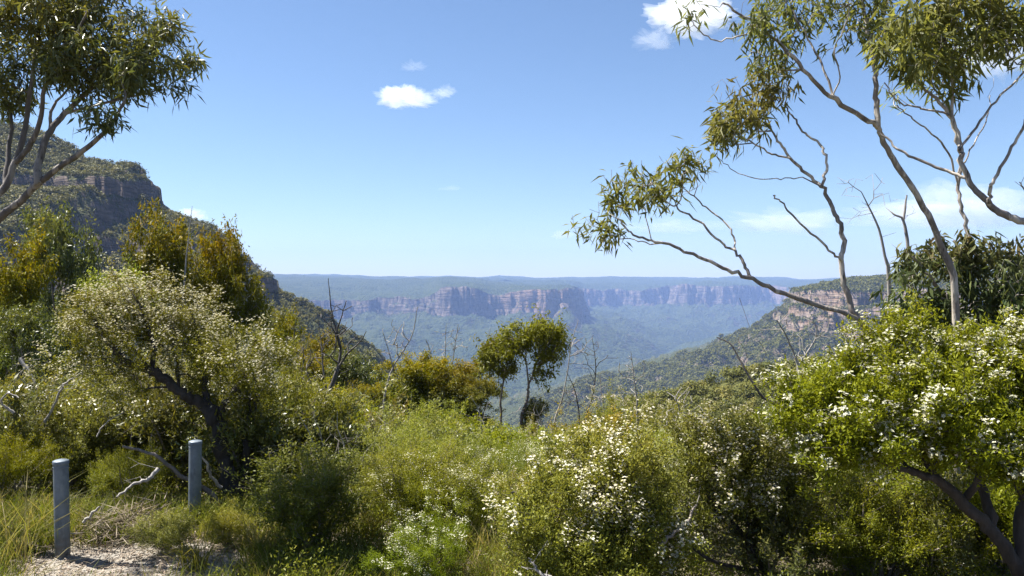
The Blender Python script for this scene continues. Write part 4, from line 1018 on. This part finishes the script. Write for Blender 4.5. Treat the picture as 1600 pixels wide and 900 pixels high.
dead('dead_sapling', 'short forked dead stem beside the base of the leaning gum', 453, [([gfoot(1424, d), W(1424, 480, d), W(1418, 390, d), W(1411, 345, d), W(1396, 335, d)], .03, .010), (L([(1411, 345), (1414, 320), (1416, 305)], d, d), .014, .008)],
     twigs(rr, [px_blob(1412, 340, 16, 20, d, .2)], 5), cat='dead sapling', rt=.002)
# pale crooked sticks in the left undergrowth and lying about
def stick(label, pts, d0, d1, r0, r1, seed, tw=None, mat=None, name='fallen_branch', nt=6):
    dead(name, label, seed, [(L(pts, d0, d1), r0, r1)], None if tw is None else twigs(rr, [px_blob(*tw)], nt), mat, 'branch', 'dead branches in the undergrowth', rt=.002, wob=.3)
stick('pale fallen branch pointing left towards the near bollard', [(246, 733), (232, 748), (210, 757), (192, 768), (180, 778)], 7.6, 7.3, .022, .009, 461, (215, 745, 20, 14, 7.5, .15))
stick('thin forked pale stick standing above the near bollard', [(150, 683), (158, 668), (172, 655), (192, 645)], 8.3, 8.3, .010, .004, 462, (168, 645, 8, 16, 8.3, .1), nt=3)
stick('pale crooked branch at the far left edge of the thicket', [(20, 646), (8, 636), (0, 630), (10, 615), (28, 622)], 8.0, 7.9, .014, .006, 463)
stick('long pale bare branch left of the gnarled limb', [(68, 660), (80, 640), (92, 612), (108, 595), (135, 580)], 9.0, 8.8, .018, .006, 464, (95, 610, 18, 24, 8.9, .2), nt=8)
stick('dark fallen branch running behind the far bollard', [(355, 800), (320, 765), (280, 742), (240, 712), (190, 698)], 8.2, 7.9, .03, .012, 465, (250, 720, 30, 16, 8.0, .2), M_BARKM)
stick('pale dead branch between the far bollard and gnarled trunk', [(345, 763), (328, 745), (322, 725), (312, 712)], 8.0, 7.8, .016, .007, 466)
stick('brown stick leaning over the twig heap', [(128, 818), (138, 808), (148, 798), (154, 792)], 6.75, 6.75, .014, .007, 467)
stick('white forked stick at the bottom edge right of middle', [(862, 905), (845, 897), (835, 884), (826, 874)], 4.9, 5.0, .014, .004, 468, (838, 890, 10, 10, 5.0, .05), nt=3)
stick('brown branch poking out of the rounded flowering bush', [(1030, 855), (1050, 838), (1075, 815), (1090, 790)], 5.2, 5.4, .014, .008, 469, None, M_BARKM)
stick('grey branch lying in the middle of the thicket', [(756, 690), (752, 665), (748, 640), (735, 620)], 11, 11, .012, .005, 470, (745, 650, 26, 26, 11, .3), nt=10)
stick('tangle of grey dead twigs below the slender gum pair', [(850, 690), (846, 660), (838, 640)], 15, 15, .02, .008, 471, (845, 660, 40, 30, 15, .4), nt=30)
stick('tangle of grey twigs under the large flowering bush', [(1440, 800), (1420, 770), (1400, 750)], 6.0, 6.0, .012, .005, 472, (1440, 780, 60, 40, 6.0, .3), nt=36)
stick('bare grey branch in the shade at the left', [(30, 560), (50, 590), (60, 630), (68, 665)], 10, 9.8, .02, .008, 473, (45, 590, 30, 40, 10, .3), nt=14)

# ------------------------------------------------------------------ bollards
m, t, out = new_mat('galvanised_steel')
pos = N(t, 'ShaderNodeTexCoord').outputs['Object']
p = N(t, 'ShaderNodeBsdfPrincipled', Roughness=.5, Metallic=.25)
mp = N(t, 'ShaderNodeMapping'); mp.inputs['Scale'].default_value = (1, 1, .25); t.links.new(pos, mp.inputs[0])
c = mixc(t, mapr(t, noise(t, pos, 9, 4), .35, .68), (.10, .125, .15), (.17, .20, .23))
c = mixc(t, mapr(t, noise(t, mp.outputs[0], 30, 5, .7), .56, .74), c, (.07, .08, .09))
sx = N(t, 'ShaderNodeSeparateXYZ'); t.links.new(pos, sx.inputs[0])
dirt = math_(t, 'MULTIPLY', mapr(t, sx.outputs[2], .30, .0), mapr(t, noise(t, pos, 22, 5, .7), .35, .62))
t.links.new(mixc(t, dirt, c, (.10, .085, .065)), p.inputs['Base Color'])
t.links.new(mapr(t, noise(t, pos, 40, 3), .3, .7, .42, .68), p.inputs['Roughness'])
t.links.new(p.outputs[0], out.inputs[0]); M_STEEL = m
def lathe(name, prof, mat, n=40):
    a = np.arange(n) * 2 * np.pi / n; prof = np.array(prof)
    V = np.stack([prof[:, 0:1] * np.cos(a), prof[:, 0:1] * np.sin(a), np.repeat(prof[:, 1:2], n, 1)], -1).reshape(-1, 3)
    I = np.arange(len(V)).reshape(len(prof), n); J = np.roll(I, -1, 1)
    return make_mesh(name, V, np.stack([I[:-1], J[:-1], J[1:], I[1:]], -1).reshape(-1, 4), mat=mat, smooth=True)
def bollard(label, px, py_top, py_base, d, tilt):
    x = (px - 800) / FPX * d; g = gz(x, d); top = CZ - (py_top - HZ) / FPX * d; h = top - g; r = .057
    e = bpy.data.objects.new('bollard', None); COL.objects.link(e); e.location = (x, d, g); e.rotation_euler = tilt
    tag(e, label, 'bollard', 'steel bollards beside the sandy patch')
    link('post', lathe('bollard_post', [(r, -.3), (r, 0), (r, h * .33), (r, h * .66), (r, h - .034)], M_STEEL), e)
    link('cap', lathe('bollard_cap', [(r + .0005, h - .036), (r + .004, h - .034), (r + .0045, h - .030), (r + .0045, h - .012), (r + .003, h - .007), (r * .85, h - .002), (r * .5, h + .003), (r * .15, h + .005), (.0005, h + .005)], M_STEEL), e)
    link('weld_seam', lathe('bollard_seam', [(r + .0004, h - .062), (r + .002, h - .060), (r + .0025, h - .057), (r + .002, h - .054), (r + .0004, h - .052)], M_STEEL), e)
bollard('near grey steel bollard at the left of the sandy patch', 95, 719, 880, 6.5, (.0, -.012, .3))
bollard('far grey steel bollard in front of the gnarled dark trunk', 302, 689, 800, 7.5, (.01, .012, 1.3))

# ------------------------------------------------------------------ sandy patch, litter, grass and low growth
m, t, out = new_mat('pale_sand')
pos = N(t, 'ShaderNodeNewGeometry').outputs['Position']
c = mixc(t, mapr(t, noise(t, pos, 7, 6, .65), .4, .62), (.36, .33, .28), (.20, .17, .135))
c = mixc(t, mapr(t, noise(t, pos, 60, 4, .7), .55, .75), c, (.14, .11, .08))
p = N(t, 'ShaderNodeBsdfPrincipled', Roughness=.95); t.links.new(c, p.inputs['Base Color'])
bm = N(t, 'ShaderNodeBump', Strength=.8, Distance=.02); t.links.new(noise(t, pos, 45, 6, .75), bm.inputs['Height'])
t.links.new(bm.outputs[0], p.inputs['Normal']); t.links.new(p.outputs[0], out.inputs[0])
gx, gy = np.meshgrid(np.linspace(-4.3, -1.9, 110), np.linspace(5.2, 7.4, 100), indexing='ij')
edge = 1 - ((gx + 3.0) / .80) ** 2 - ((gy - 6.2) / .62) ** 2 + .75 * fbm(gx, gy, .45, 4, 81)
gz_ = z_near(gx, gy) + np.clip(.004 + .012 * edge, -.03, .012)
I = np.arange(gx.size).reshape(gx.shape); q = np.stack([I[:-1, :-1], I[1:, :-1], I[1:, 1:], I[:-1, 1:]], -1).reshape(-1, 4)
q = q[(edge.reshape(-1)[q] > -.6).all(1)]
tag(link('sandy_path', make_mesh('sandy_path', np.stack([gx, gy, gz_], -1).reshape(-1, 3), q, mat=m, smooth=True)), kind='structure')

def zn_arr(x, y): return z_near(x, y)
def scatter(rng, n, d0, d1, p0=-60, p1=1660, pw=1.0):
    d = d0 + (d1 - d0) * rng.rand(n) ** pw; px = p0 + (p1 - p0) * rng.rand(n)
    x = (px - 800) / FPX * d; return x, d, px
def blades(name, rng, x, y, h, w, lean, mat, age):
    n = len(x); z = zn_arr(x, y) - .01
    a = rng.rand(n) * 6.283; dr = np.stack([np.cos(a), np.sin(a)], 1) * (lean * (.3 + rng.rand(n)))[:, None] * h[:, None]
    b = rng.rand(n) * 6.283; s = np.stack([np.cos(b), np.sin(b), np.zeros(n)], 1) * w[:, None] * .5
    P = []
    for k, (f, ww) in enumerate(((0, .8), (.4, 1.0), (.75, .7), (1.0, .1))):
        c = np.stack([x + dr[:, 0] * f ** 1.8, y + dr[:, 1] * f ** 1.8, z + h * (f - .35 * lean * f ** 3)], 1)
        P += [c - s * ww, c + s * ww]
    V = np.stack(P, 1).reshape(-1, 3); bq = np.arange(n)[:, None] * 8
    F = np.concatenate([bq + np.array([2 * k, 2 * k + 1, 2 * k + 3, 2 * k + 2]) for k in range(3)])
    return make_mesh(name, V, F, mat=mat, attrs={'var': np.repeat(rng.rand(n), 8), 'age': np.repeat(age, 8)})
rng = np.random.RandomState(91)
# tufts: centres first, blades round them
cx, cyy, cpx = scatter(rng, 800, 5.0, 9.0, 400, 860, 1.1)
k = fbm(cx, cyy, 1.4, 2, 83) > -.25; cx, cyy, cpx = cx[k], cyy[k], cpx[k]
lx, ly, lpx = scatter(rng, 700, 5.2, 8.5, -80, 420); lk = (((lx + 3.0) / .95) ** 2 + ((ly - 6.25) / .7) ** 2) > .95
cx = np.concatenate([cx, lx[lk]]); cyy = np.concatenate([cyy, ly[lk]])
nb = 26; x = np.repeat(cx, nb) + rng.randn(len(cx) * nb) * .055; y = np.repeat(cyy, nb) + rng.randn(len(cx) * nb) * .055
hh = np.repeat(.14 + .20 * rng.rand(len(cx)), nb) * (.6 + .6 * rng.rand(len(x)))
ag = np.clip(np.repeat((rng.rand(len(cx)) - .6) * 2, nb) + .35 * (rng.rand(len(x)) - .4), 0, 1)
tag(link('grass', blades('grass', rng, x, y, hh, np.full(len(x), .0055), .55, M_GRASS, ag)), 'green and straw grass tufts at the bottom of the thicket', 'grass', kind='stuff')
# long arching straw blades beside the near bollard
def long_grass(label, cx0, cy0, n, seed, h):
    rng = np.random.RandomState(seed); x = cx0 + rng.randn(n) * .06; y = cy0 + rng.randn(n) * .06
    tag(link('grass_tussock', blades('grass_tussock', rng, x, y, h * (.5 + .6 * rng.rand(n)), np.full(n, .007), .9, M_GRASS, np.clip(.5 * rng.rand(n), 0, 1))), label, 'grass tussock', 'long grass tussocks at the left')
for k, (px, dd, h, lab) in enumerate(((25, 6.3, .95, 'long straw grass tussock left of the near bollard'), (-25, 6.0, 1.0, 'long grass tussock cut by the left edge'), (62, 6.9, .7, 'short pale tussock close behind the near bollard'), (20, 5.6, .6, 'low grass tussock at the bottom left corner'), (300, 6.2, .45, 'green tussock right of the sandy patch'), (400, 6.4, .5, 'green tussock below the gnarled dark trunk'))):
    long_grass(lab, (px - 800) / FPX * dd, dd, 30 if k < 4 else 90, 500 + k, h)
# low leafy ground cover over all of the near slope
x, y, px = scatter(rng, 30000, 5.0, 34.0, -80, 1680, 1.4)
k = (((x + 3.0) / 1.0) ** 2 + ((y - 6.25) / .75) ** 2) > 1.0; x, y, px = x[k], y[k], px[k]
cl = fbm(x, y, 1.1, 3, 85)
hh = np.clip(.10 + .34 * (cl + .35) * rng.rand(len(x)), .04, .55) * np.where((px < 430) & (y < 8.6), .55, 1)
T = np.stack([x, y, zn_arr(x, y) + hh], 1); Dd = unit(rng.randn(len(x), 3) * .35 + np.array([0, 0, 1]))
tag(link('ground_cover', leaves('ground_cover', rng, T, Dd, 20, .20, .028, .011, M_HEATH, .7, 1.0, -.1, .9, age=np.clip(.5 * (cl + rng.rand(len(x)) - .5), 0, .8), scat=.3, one_quad=True)),
    'low leafy ground cover between the shrubs', 'ground cover', kind='stuff')
# litter: twigs and dry leaves
def litter(name, label, rng, x, y, n_up, L0, w, mat_, up=.06, cat='litter'):
    n = len(x); z = zn_arr(x, y) + .016 + up * rng.rand(n) ** 2
    T = np.stack([x, y, z], 1); Dd = unit(rng.randn(n, 3) * np.array([1, 1, .22]))
    return tag(link(name, leaves(name, rng, T, Dd, 1, .01, L0, w, mat_, 2.0, .3, 0, 2.0, age=rng.rand(n), scat=.2)), label, cat, kind='stuff')
M_LITTER = leaf_mat('dry_litter', (.10, .075, .05), (.22, .17, .12), (.34, .29, .23), .05, .8, (1, 1, 1))
x = -3.0 + rng.randn(4200) * .75; y = 6.25 + rng.randn(4200) * .5
litter('leaf_litter', 'dry leaves and bark scraps strewn over the sandy patch', rng, x, y, 0, .05, .012, M_LITTER, .02)
x, y, px = scatter(rng, 5000, 5.0, 9.5)
litter('twig_litter', 'dry twigs lying under the shrubs', rng, x, y, 0, .14, .008, M_LITTER, .10)
n = 1100; x = W(190, 830, 7.0)[0] + rng.randn(n) * .30; y = 7.05 + rng.randn(n) * .16
z = zn_arr(x, y) + .01 + .22 * rng.rand(n) * np.exp(-((x - x.mean()) / .4) ** 2)
Dd = unit(rng.randn(n, 3) * np.array([1, 1, .35]))
tag(link('twig_heap', leaves('twig_heap', rng, np.stack([x, y, z], 1), Dd, 1, .01, .24, .009, M_LITTER, 2.0, .3, 0, 1.0, age=rng.rand(n) * .8, scat=.2)), 'heap of dry grey twigs between the two bollards', 'twig heap')
